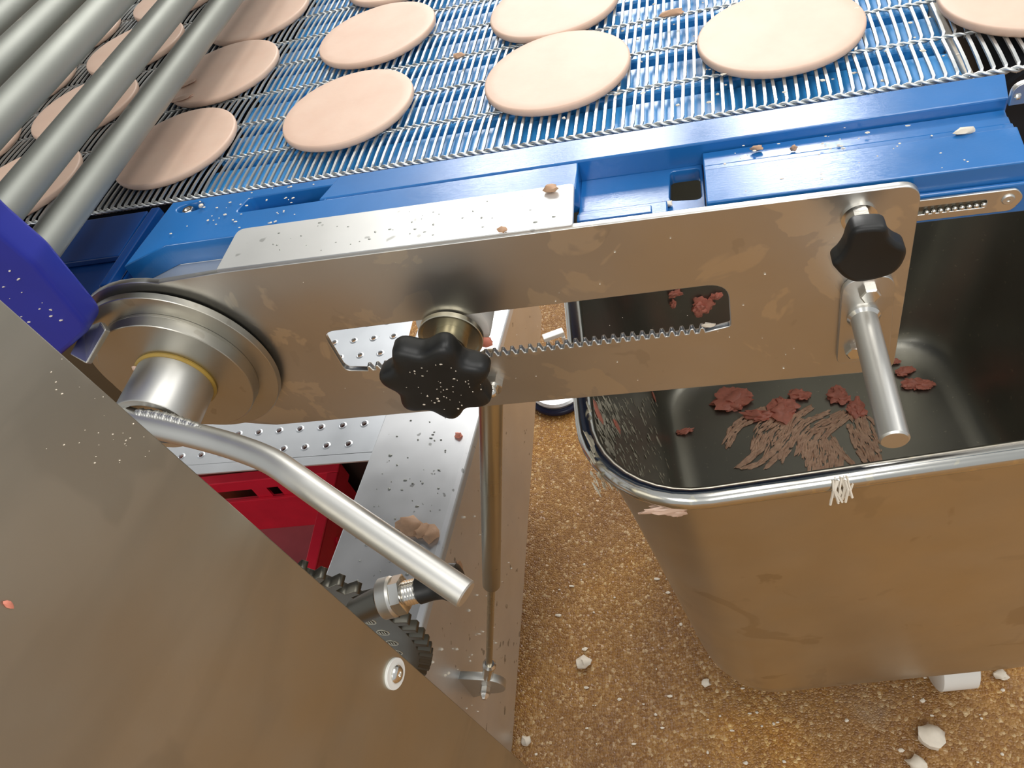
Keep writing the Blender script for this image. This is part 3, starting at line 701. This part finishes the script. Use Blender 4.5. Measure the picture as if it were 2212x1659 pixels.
bm = bmesh.new(); sweep(bm, [ha, (ha + hb2) / 2, hb2], [0.0115, 0.0120, 0.0125], 20); bm_obj('plunger_arm', bm, M['gear'], ip, smooth=True, sharp=50)

# ================================================================== LARGE PANEL, LOWER LEFT
pn = thing('machine_cover', 'large brown-lit stainless sheet cover filling the lower left corner', 'cover')
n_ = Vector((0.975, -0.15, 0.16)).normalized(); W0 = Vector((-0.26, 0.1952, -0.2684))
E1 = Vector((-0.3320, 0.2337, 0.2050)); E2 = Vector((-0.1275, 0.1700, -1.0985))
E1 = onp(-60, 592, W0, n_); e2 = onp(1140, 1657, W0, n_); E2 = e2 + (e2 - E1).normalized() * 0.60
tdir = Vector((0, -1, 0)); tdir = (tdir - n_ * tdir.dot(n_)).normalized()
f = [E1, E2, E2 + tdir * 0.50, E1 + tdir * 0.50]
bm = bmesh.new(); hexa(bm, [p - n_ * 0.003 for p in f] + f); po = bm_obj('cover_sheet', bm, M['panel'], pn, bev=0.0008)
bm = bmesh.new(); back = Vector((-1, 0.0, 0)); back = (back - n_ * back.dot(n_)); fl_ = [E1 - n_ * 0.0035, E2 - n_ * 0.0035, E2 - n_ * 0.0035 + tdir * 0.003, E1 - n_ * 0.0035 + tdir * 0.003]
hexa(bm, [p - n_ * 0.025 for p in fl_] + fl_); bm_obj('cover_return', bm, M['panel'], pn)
wc = onp(851, 1455, W0, n_)
wa = lathe_obj('nylon_washer', wc, n_, ((0, 0.0122), (0.0018, 0.0122), (0.0022, 0.0118), (0.0022, 0.004)), M['white'], pn, 40); wa['label'] = 'white nylon washer'; PW = wa
lathe_obj('button_screw', wc + n_ * 0.0022, n_, ((0, 0.0070), (0.0010, 0.0070), (0.0026, 0.0058), (0.0036, 0.0036), (0.0036, 0.0022), (0.0022, 0.0020), (0.0022, 0.0)), M['bright'], wa, 36)

# ================================================================== VIOLET BAR AND TUBES
vb_ = thing('violet_bar', 'violet-blue plastic end bar holding the steel tubes at the left', 'bar')
bo = rounded([(-0.4985, -0.042), (-0.4225, -0.004), (-0.4180, 0.060), (-0.4240, 0.09), (-0.436, 0.30), (-0.520, 0.30)], [0.02, 0.018, 0.03, 0.05, 0, 0], 8)
prism_obj('bar_body', [bo], 0.022, M['violet'], vb_, Matrix.Translation((0, 0.3500, 0)) @ AX_XZ, 0.004, smooth=True, res=3)
TB = [('lowest of the grey steel tubes, the one ending nearest the blue guide', (95, 533), (490, 0), -0.437),
      ('second grey steel tube up, above the lowest tube', (0, 457), (392, 0), -0.437),
      ('third grey steel tube, broad and near the camera, crossing the left corner', (0, 255), (245, 0), -0.440),
      ('fourth grey steel tube, half behind the third tube', (0, 136), (148, 0), -0.475),
      ('fifth grey steel tube in the top left corner of the picture', (0, 40), (50, 0), -0.510)]
tb0 = None
for lab, p0, p1, X in TB:
    mid = ((p0[0] + p1[0]) / 2, (p0[1] + p1[1]) / 2); d = ray(*mid); k = X / d.x; z = CAM_Z + k * d.z
    if tb0 is None:
        bm = bmesh.new(); lathe(bm, (0, 0, 0), (0, 1, 0), ((0, 0.0108), (0.001, 0.0118), (0.80, 0.0118), (0.80, 0.010)), 40)
        tb0 = bm_obj('steel_tube', bm, M['tube'], None, smooth=True); o = tb0
    else: o = tb0.copy(); COL.objects.link(o)
    o.location = (X, 0.352, z); tag(o, lab, 'tube', 'tubes of the rack above the belt')

# ================================================================== MEAT BIN
bn_ = thing('meat_bin', 'deep stainless meat bin on a white wheel with smeared mince inside', 'bin')
BA = R(7.5); BO = Vector((-0.120, 0.3400)); BW, BD = 0.70, 0.66; ZR = -0.300
ex = Vector((math.cos(BA), math.sin(BA))); ey = Vector((-math.sin(BA), math.cos(BA)))
def bw(u, v, z): q = BO + ex * u + ey * v; return Vector((q.x, q.y, z))
def rrect(iu, iv, r, z, n=9):
    out = []; u0, u1, v0, v1 = iu, BW - iu, iv, BD - iv
    for cu, cv, s in ((u1 - r, v1 - r, 0), (u0 + r, v1 - r, 90), (u0 + r, v0 + r, 180), (u1 - r, v0 + r, 270)):
        for k in range(n + 1):
            a = R(s + 90 * k / n); out.append(bw(cu + r * math.cos(a), cv + r * math.sin(a), z))
    return out
def shell(rings, m, name, cap=True):
    bm = bmesh.new(); V = [[bm.verts.new(p) for p in r_] for r_ in rings]
    for a, b in zip(V, V[1:]):
        for i in range(len(a)): j = (i + 1) % len(a); bm.faces.new((a[i], a[j], b[j], b[i]))
    if cap: bm.faces.new(V[-1])
    return bm
outer = [rrect(0.012, 0.012, 0.100, ZR)] + [rrect(0.014 + 0.070 * t, 0.014 + 0.020 * t, 0.100 - 0.01 * t, ZR - 0.54 * t) for t in (0.25, 0.5, 0.75, 1.0)] + \
        [rrect(0.090, 0.036, 0.09, ZR - 0.580), rrect(0.100, 0.040, 0.09, ZR - 0.615), rrect(0.118, 0.048, 0.09, ZR - 0.634), rrect(0.16, 0.07, 0.09, ZR - 0.640)]
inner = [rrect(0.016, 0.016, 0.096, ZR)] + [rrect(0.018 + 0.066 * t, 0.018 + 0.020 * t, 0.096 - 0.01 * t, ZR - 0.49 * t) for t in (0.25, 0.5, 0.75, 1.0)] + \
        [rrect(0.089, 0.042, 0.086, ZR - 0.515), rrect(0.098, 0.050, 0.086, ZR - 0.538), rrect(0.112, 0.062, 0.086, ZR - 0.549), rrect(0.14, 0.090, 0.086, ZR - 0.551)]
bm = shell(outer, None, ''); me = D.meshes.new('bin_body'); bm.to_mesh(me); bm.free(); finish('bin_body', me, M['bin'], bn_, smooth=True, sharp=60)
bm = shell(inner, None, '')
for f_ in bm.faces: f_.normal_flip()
me = D.meshes.new('bin_liner'); bm.to_mesh(me); bm.free(); li = finish('bin_liner', me, M['bin_shade'], bn_, smooth=True, sharp=60); li['label'] = 'inner wall with shade put into its dark steel'
bm = bmesh.new(); rp = rrect(0.0105, 0.0105, 0.102, ZR + 0.001, 10); rp.append(rp[0]); rp.append(rp[1])
sweep(bm, rp, 0.0100, 16, False); bm_obj('rolled_rim', bm, M['rim'], bn_, smooth=True, sharp=80)
wv = bw(0.470, 0.112, FLOOR + 0.052)
lathe_obj('wheel', wv - Vector((ex.x, ex.y, 0)) * 0.029, Vector((ex.x, ex.y, 0)), ((0, 0.046), (0.003, 0.0515), (0.055, 0.0515), (0.058, 0.046)), M['white'], bn_, 40)
box_obj('wheel_fork', wv.x - 0.045, wv.x + 0.045, wv.y + 0.02, wv.y + 0.05, -1.03, -0.942, M['bar'], bn_)
for u, v in ((0.16, 0.50), (0.54, 0.50), (0.14, 0.30)):
    c_ = bw(u, v, -1.035)
    lathe_obj('wheel', c_ - Vector((ex.x, ex.y, 0)) * 0.036, Vector((ex.x, ex.y, 0)), ((0, 0.056), (0.004, 0.0635), (0.068, 0.0635), (0.072, 0.056)), M['white'], bn_, 32)

# mince left in the bin
FZ = ZR - 0.551
CH = [((1575, 858), 0.030, (1.5, 1.1), 'knobbly lump of red mince just under the plate edge, leftmost in the bin'),
      ((1500, 905), 0.0, None, ''),
      ((1692, 884), 0.030, (1.2, 1.0), 'tall red mince lump at the head of the broad orange smear'),
      ((1722, 850), 0.020, (1.2, 0.8), 'small red mince scrap between two larger lumps under the plate'),
      ((1808, 852), 0.024, (1.0, 1.0), 'square red mince scrap left of the rod handle'),
      ((1855, 882), 0.021, (0.9, 1.2), 'red mince scrap topping the thin smear beside the rod handle'),
      ((1630, 895), 0.024, (1.6, 0.6), 'flat streaky mince scrap at the left end of the smears'),
      ((1975, 826), 0.022, (1.3, 0.8), 'red mince scrap just right of the rod handle'),
      ((2003, 828), 0.015, (1.2, 0.8), 'thin brownish mince scrap at the right end, past the handle'),
      ((1955, 800), 0.018, (1.3, 0.7), 'small mince scrap behind the rod handle'),
      ((1936, 778), 0.008, (1.4, 0.8), 'tiny brown scrap on the bin floor right of the plate end'),
      ((1515, 655), 0.026, (1.0, 1.2), 'large red mince lump seen through the plate slot'),
      ((1458, 628), 0.014, (1.2, 0.8), 'red mince scrap at the upper edge of the plate slot'),
      ((1453, 650), 0.012, (0.8, 1.2), 'dark brown mince scrap left of the lump in the plate slot'),
      ((1546, 634), 0.013, (1.1, 0.9), 'brown mince scrap at the slot rounded right end'),
      ((1480, 930), 0.012, (1.6, 0.6), 'small forked mince scrap on the bin wall near the corner')]
FWP = bw(0.2, BD - 0.018, ZR); fa = (bw(0.6, BD - 0.018, ZR) - FWP).normalized(); fb = (bw(0.2, BD - 0.038, ZR - 0.49) - FWP).normalized()
FWN = fa.cross(fb).normalized(); FWN = FWN if FWN.y < 0 else -FWN; FWM = Matrix((fa, fb, FWN)).transposed()
for i, (p, s, sq, lab) in enumerate(CH):
    if not s: continue
    bm = bmesh.new(); c = onz(*p, FZ + 0.008); onwall = 'slot' in lab
    s *= 0.80
    if onwall: c = onp(*p, FWP, FWN) + FWN * 0.003; s *= 0.95
    for j in range(4):
        a = random.uniform(0, 2 * PI); q = c + Vector((math.cos(a) * s * 0.55 * sq[0] * (j > 0), math.sin(a) * s * 0.55 * sq[1] * (j > 0), -0.003))
        blob(bm, q, s * (0.75 if j == 0 else random.uniform(0.4, 0.6)), (sq[0], sq[1], 0.42), i * 5 + j, 0.85, 3, (FWM if onwall else Matrix.Rotation(random.uniform(-0.5, 0.5), 3, 'Z')))
    o = bm_obj('mince_scrap', bm, M['meat'], None, smooth=True, sharp=60); tag(o, lab, 'meat scrap', 'mince scraps in the bin')
SM = [([(1570, 960), (1590, 925), (1625, 898), (1655, 885)], 14), ([(1640, 972), (1655, 935), (1685, 905), (1700, 890)], 30), ([(1655, 990), (1690, 950), (1720, 905), (1750, 880)], 9),
      ([(1690, 990), (1712, 950), (1735, 915), (1790, 890)], 8), ([(1725, 975), (1745, 935), (1790, 912), (1818, 892)], 12), ([(1775, 1018), (1778, 985), (1775, 955)], 44),
      ([(1845, 885), (1862, 925), (1880, 960), (1890, 995)], 22), ([(1800, 950), (1815, 975), (1840, 1000)], 6), ([(1600, 1005), (1625, 985), (1650, 960)], 6),
      ([(1835, 920), (1850, 960), (1868, 992)], 7), ([(1660, 1005), (1700, 965), (1730, 925)], 5), ([(1830, 905), (1800, 925), (1780, 945)], 6), ([(1880, 905), (1905, 925), (1915, 950)], 5),
      ([(1610, 1010), (1640, 1000), (1675, 970)], 5), ([(1745, 1000), (1752, 970), (1775, 930)], 5)]
bm = bmesh.new(); rnd = random.Random(11)
for li_, (pp, wd) in enumerate(SM):
    P = smooth_path([onz(x, y, FZ + 0.0015) for x, y in pp], 9)
    for k in range(len(P) - 1):
        t = (P[k + 1] - P[k]); n2 = Vector((-t.y, t.x, 0)).normalized(); wid = wd * 0.0008 * (0.55 + 0.45 * math.sin(PI * (k + 1) / len(P)))
        for j in range(2 + int(wd * 0.24)):
            c = P[k] + n2 * wid * rnd.uniform(-0.95, 0.95) + t * rnd.random()
            blob(bm, c, rnd.uniform(0.4, 1.0) * 0.0046, (rnd.uniform(1.6, 3.6), rnd.uniform(0.35, 0.75), 0.34), li_ * 31 + k * 7 + j, 0.7, 1, Matrix.Rotation(math.atan2(t.y, t.x) + rnd.uniform(-0.2, 0.2), 3, 'Z'))
o = bm_obj('mince_smears', bm, M['smear'], None, smooth=True, sharp=60); tag(o, 'curved orange smears of dried mince across the bin floor', 'smear', kind='stuff')
# residue on the left inner wall
wp = [bw(0.020, 0.2, ZR - 0.02), bw(0.082, 0.2, ZR - 0.47), bw(0.020, 0.5, ZR - 0.02)]
wn = (wp[1] - wp[0]).cross(wp[2] - wp[0]).normalized(); wn = wn if wn.x > 0 else -wn
bm = bmesh.new(); rnd = random.Random(3); down = (wp[1] - wp[0]).normalized()
for k in range(420):
    x = 1275 + abs(rnd.gauss(0, 95)); y = rnd.uniform(860, 1060)
    if y > 1060 - (x - 1290) * 0.05 + 10 or x > 1490: continue
    p = onp(x, y, wp[0], wn); L = rnd.uniform(0.0012, 0.0038) * (1.0 if k % 11 else 2.0)
    uu = (down + Vector((0, rnd.uniform(-0.15, 0.15), 0))).normalized(); v2 = wn.cross(uu)
    mtx = Matrix((uu, v2, wn)).transposed()
    blob(bm, p + wn * 0.0006, L, (rnd.uniform(1.0, 4.0), 0.6, 0.25), k, 0.6, 1, mtx)
o = bm_obj('wall_residue', bm, M['residue'], None, smooth=True, sharp=60); tag(o, 'pale flecks and streaks of residue on the left inner bin wall', 'residue', kind='stuff')
for (x, y, s, sq, lab) in ((1288, 888, 0.012, (1.5, 0.7), 'pink mince patch on the bin wall just under the rolled rim'), (1332, 922, 0.008, (1.6, 0.6), 'small pink mince flake on the left bin wall'), (1412, 858, 0.009, (1.6, 0.6), 'drip of pink mince at the plate lower edge on the bin wall')):
    p = onp(x, y, wp[0], wn); v2 = wn.cross(down); mtx = Matrix((down, v2, wn)).transposed(); bm = bmesh.new(); blob(bm, p + wn * 0.001, s, (sq[0], sq[1], 0.18), x, 0.7, 2, mtx)
    tag(bm_obj('mince_scrap', bm, M['meat'], None, smooth=True), lab, 'meat scrap', 'mince scraps in the bin')
# scraps on the rim
bm = bmesh.new(); c = onz(1452, 1094, ZR - 0.010) + Vector((0, -0.001, 0))
blob(bm, c, 0.013, (1.9, 0.35, 0.45), 4, 0.5, 3, Matrix.Rotation(BA, 3, 'Z')); blob(bm, c + Vector((0.002, -0.001, -0.006)), 0.008, (1.2, 0.4, 0.9), 9, 0.4, 3)
tag(bm_obj('fat_scrap', bm, M['patty'], None, smooth=True), 'pale scrap of fat hanging under the bin rim corner', 'meat scrap')
bm = bmesh.new(); rnd = random.Random(8)
for k in range(22):
    c = onz(1815 + rnd.uniform(-18, 22), 1030 + rnd.uniform(-10, 8), ZR + 0.010); sweep(bm, [c, c + Vector((rnd.uniform(-.003, .003), -0.006, -0.006)), c + Vector((rnd.uniform(-.004, .004), -0.011, -0.016 - rnd.random() * 0.006))], 0.0011, 5)
tag(bm_obj('fat_strands', bm, M['crumb'], None), 'stringy white residue hanging over the front bin rim', 'residue', kind='stuff')

# ================================================================== THINGS ON THE FLOOR BEHIND THE PLATE
ds = thing('pale_dish', 'pale object with dark navy rim on the floor behind the plate', 'dish')
c = onz(1203, 832, FLOOR + 0.03); 
lathe_obj('dish_body', (c.x, c.y, FLOOR + 0.001), (0, 0, 1), ((0, 0.050), (0.012, 0.062), (0.026, 0.066), (0.030, 0.060), (0.028, 0.0)), M['tray'], ds, 40)
bm = bmesh.new(); sweep(bm, [(c.x + 0.066 * math.cos(a), c.y + 0.066 * math.sin(a), FLOOR + 0.010) for a in [2 * PI * k / 40 for k in range(42)]], 0.009, 8, False)
bm_obj('dish_rim', bm, M['navy_rim'], ds, smooth=True, sharp=80)
ws = thing('white_clip', 'white plastic strip with upright tabs on the floor seen through the slot', 'strip')
p0, p1 = onz(1172, 728, FLOOR + 0.06), onz(1216, 712, FLOOR + 0.06); dx_ = (p1 - p0).normalized(); nx = Vector((-dx_.y, dx_.x, 0))
bm = bmesh.new(); hexa(bm, [p0 - nx * 0.010 - Vector((0, 0, .012)), p1 - nx * 0.010 - Vector((0, 0, .012)), p1 + nx * 0.010 - Vector((0, 0, .012)), p0 + nx * 0.010 - Vector((0, 0, .012)), p0 - nx * 0.010, p1 - nx * 0.010, p1 + nx * 0.010, p0 + nx * 0.010])
bm_obj('strip_top', bm, M['white'], ws, bev=0.002)
for k in (0.15, 0.9):
    q = p0 + (p1 - p0) * k - nx * 0.012; bm = bmesh.new(); box(bm, q.x - 0.004, q.x + 0.004, q.y - 0.004, q.y + 0.004, FLOOR, p0.z - 0.012); bm_obj('tab', bm, M['white'], ws)

# ================================================================== CRUMBS AND SCRAPS
def crumb(name, x, y, plane, s, sq, m, lab, cat, seed, group=None):
    p = plane(x, y); bm = bmesh.new(); blob(bm, p, s, sq, seed, 0.6, 2); o = bm_obj(name, bm, m, None, smooth=True, sharp=50); tag(o, lab, cat, group); return o
def zpl(z): return lambda x, y: onz(x, y, z)
crumb('crumb', 1190, 407, zpl(0.0045), 0.0036, (1.4, 0.8, 0.7), M['bristle'], 'tan crumb on the flange corner beside the blue bay', 'crumb', 1)
crumb('crumb', 1085, 496, zpl(0.0045), 0.0030, (1.1, 0.9, 0.7), M['bristle'], 'tan crumb near the front edge of the white flange', 'crumb', 2)
crumb('crumb', 2083, 283, zpl(-0.0000), 0.0032, (1.7, 0.7, 0.6), M['crumb'], 'white curved crumb on the blue block at the right', 'crumb', 3)
crumb('crumb', 2022, 385, zpl(-0.0125), 0.0030, (1.2, 0.8, 0.9), M['crumb'], 'white crumb on the blue ledge above the beaded strip', 'crumb', 4)
crumb('crumb', 1440, 440, zpl(-0.0155), 0.0028, (1.5, 0.8, 0.6), M['crumb'], 'white crumb in the recessed blue bay', 'crumb', 5)
crumb('crumb', 1635, 320, zpl(-0.0045), 0.0026, (1.5, 0.8, 0.6), M['bristle'], 'tan crumb in the groove of the right blue block', 'crumb', 6)
crumb('crumb', 1715, 320, zpl(-0.0045), 0.0022, (1.0, 0.9, 0.8), M['bristle'], 'round tan crumb in the groove, right of another crumb', 'crumb', 7)
crumb('crumb', 434, 444, zpl(0.0008), 0.0018, (1, 1, 0.8), M['crumb'], 'white crumb by the screw pocket of the blue guide', 'crumb', 8)
crumb('crumb', 990, 940, zpl(-0.597), 0.0055, (1, 1, 0.8), M['meat'], 'reddish crumb on the pale channel top below the knob', 'crumb', 9)
for (x, y, s, sq, sd, lab) in ((888, 1136, 0.018, (1.2, 0.9, 0.45), 21, 'largest tan meat scrap on the channel top by the lever'), (911, 1146, 0.012, (1.3, 0.8, 0.4), 22, 'middle tan meat scrap of three on the channel top'), (931, 1152, 0.012, (0.9, 1.1, 0.4), 23, 'tan meat scrap nearest the channel fold of three'),
                              ):
    crumb('meat_scrap', x, y, zpl(-0.595), s, sq, M['bristle'], lab, 'meat scrap', sd)
sp = lambda x, y: onp(x, y, Vector((bx(0.5) + 0.002, 0.5, -0.7)), Vector((0.9956, -0.0939, 0)))
crumb('meat_scrap', 993, 1227, sp, 0.010, (0.3, 0.9, 1.5), M['bristle'], 'tan flake stuck to the channel side by the lever end', 'meat scrap', 24)
crumb('mince_crumb', 1050, 738, lambda x, y: ony(x, y, 0.379), 0.0042, (1.2, 0.6, 1.0), M['meat'], 'pink mince crumb in the rack teeth beside the black knob', 'meat scrap', 25)
crumb('mince_crumb', 295, 797, lambda x, y: ony(x, y, 0.354), 0.0032, (0.9, 0.6, 1.1), M['patty'], 'pink crumb at the yellow grease ring of the hub', 'crumb', 26)
crumb('fat_flake', 1530, 702, lambda x, y: ony(x, y, 0.3795), 0.0024, (2.0, 0.5, 0.8), M['crumb'], 'cream fat flake in the last rack teeth at the slot right end', 'crumb', 27)
crumb('belt_scrap', 1452, 28, zpl(0.002), 0.0050, (1.9, 0.8, 0.5), M['bristle'], 'tan scrap on the belt wires behind the gap of two patties', 'meat scrap', 28)
crumb('belt_scrap', 990, 120, zpl(0.001), 0.0040, (1.3, 0.8, 0.6), M['bristle'], 'small tan scrap on the belt left of the middle patty', 'meat scrap', 29)
crumb('red_fleck', 19, 1306, lambda x, y: onp(x, y, W0 + n_ * 0.0005, n_), 0.0022, (0.5, 0.7, 1.4), M['meat'], 'red fleck on the panel at the left picture edge', 'crumb', 30)
for (x, y, s, sd, lab) in ((1260, 1430, 0.014, 31, 'grey-white crumb on the floor left of the bin corner'), (2012, 1590, 0.021, 32, 'largest cream crumb on the floor below the white wheel'), (1980, 1650, 0.014, 33, 'cream crumb at the bottom picture edge below the wheel'),
                           (2163, 1458, 0.011, 34, 'cream crumb on the floor right of the white wheel'), (1136, 1600, 0.010, 35, 'pale crumb on the floor close to the panel edge'), (1525, 1475, 0.008, 36, 'white crumb on the floor touching the bin bottom corner')):
    crumb('floor_crumb', x, y, zpl(FLOOR + s * 0.5), s * 0.85, (1.1, 1.0, 0.7), M['crumb'], lab, 'crumb', sd)
# specks nobody could count
def specks(name, n, gen, lo, hi, m, lab, seed):
    rnd = random.Random(seed); bm = bmesh.new()
    for k in range(n):
        p = gen(rnd)
        if p is None: continue
        blob(bm, p, rnd.uniform(lo, hi), (rnd.uniform(0.7, 1.8), rnd.uniform(0.6, 1.1), 0.5), k, 0.5, 1)
    tag(bm_obj(name, bm, m, None), lab, 'specks', kind='stuff')
specks('guide_specks', 90, lambda r: Vector((r.uniform(-0.41, -0.28), r.uniform(0.43, 0.478), 0.0)) if r.random() < .45 else Vector((r.uniform(0.01, 0.17), r.uniform(0.395, 0.448), -0.0015 if r.random() < .6 else -0.004)), 0.0004, 0.0011, M['crumb'], 'tiny white crumbs scattered over the blue side guide', 3)
specks('bar_specks', 70, lambda r: Vector((r.uniform(-0.49, -0.435), 0.3388, r.uniform(0.0, 0.12))), 0.0004, 0.0011, M['crumb'], 'tiny white flecks on the violet-blue bar', 4)
def on_panel(r):
    x, y = r.uniform(100, 330), r.uniform(760, 1000)
    return onp(x, y, W0 + n_ * 0.0001, n_) if (y - 650) > x * 0.9 else None
specks('cover_specks', 50, on_panel, 0.0002, 0.0006, M['crumb'], 'tiny pale flecks on the brown steel panel near the hub', 5)
specks('channel_specks', 70, lambda r: Vector((r.uniform(-0.50, -0.39), r.uniform(0.42, 0.78), -0.5995)), 0.0007, 0.0022, M['tube'], 'dark specks scattered on the pale channel top', 6)
specks('side_specks', 50, lambda r: (lambda y, z: Vector((bx(y) + 0.0008, y, z)))(r.uniform(0.33, 0.6), r.uniform(-0.9, -0.63)), 0.0008, 0.0024, M['crumb'], 'tiny white flecks on the channel side near the strut', 7)
specks('plate_specks', 40, lambda r: Vector((r.uniform(-0.3, 0.1), 0.3806, r.uniform(-0.155, -0.01))), 0.0002, 0.0005, M['crumb'], 'tiny pale flecks on the rack plate', 8)
specks('flange_specks', 40, lambda r: Vector((r.uniform(-0.30, -0.09), r.uniform(0.388, 0.422), 0.0019)), 0.0004, 0.0011, M['tube'], 'small grey specks on the white flange', 9)
specks('belt_crumbs', 120, lambda r: Vector((r.uniform(-0.1, 0.17), r.uniform(0.5, 0.74), r.uniform(-0.012, 0.0005))), 0.0005, 0.0018, M['crumb'], 'cream crumbs caught in the belt wires', 10)
specks('floor_specks', 160, lambda r: Vector((r.uniform(-0.35, 0.6), r.uniform(0.2, 0.75), FLOOR + 0.001)), 0.001, 0.004, M['crumb'], 'small pale grains scattered on the floor', 12)

# ================================================================== lift the floor to z = 0 and put each origin at the base of its thing
bpy.context.view_layer.update()
def leaves(o):
    out = [o] if o.type == 'MESH' else []
    for c in o.children: out += leaves(c)
    return out
for o in [x for x in COL.objects if x.parent is None]:
    if o.type == 'EMPTY' and o.location.length < 1e-9:
        P = [l.matrix_world @ Vector(b) for l in leaves(o) for b in l.bound_box]
        if P:
            base = Vector(((min(p.x for p in P) + max(p.x for p in P)) / 2, (min(p.y for p in P) + max(p.y for p in P)) / 2, min(p.z for p in P)))
            for c in o.children: c.location -= base
            o.location = base
    elif o.type == 'MESH' and o.location.length < 1e-9 and o.data.users == 1:
        P = [Vector(b) for b in o.bound_box]
        base = Vector((sum(p.x for p in P) / 8, sum(p.y for p in P) / 8, min(p.z for p in P)))
        o.data.transform(Matrix.Translation(-base)); o.location = base
    o.location.z += -FLOOR
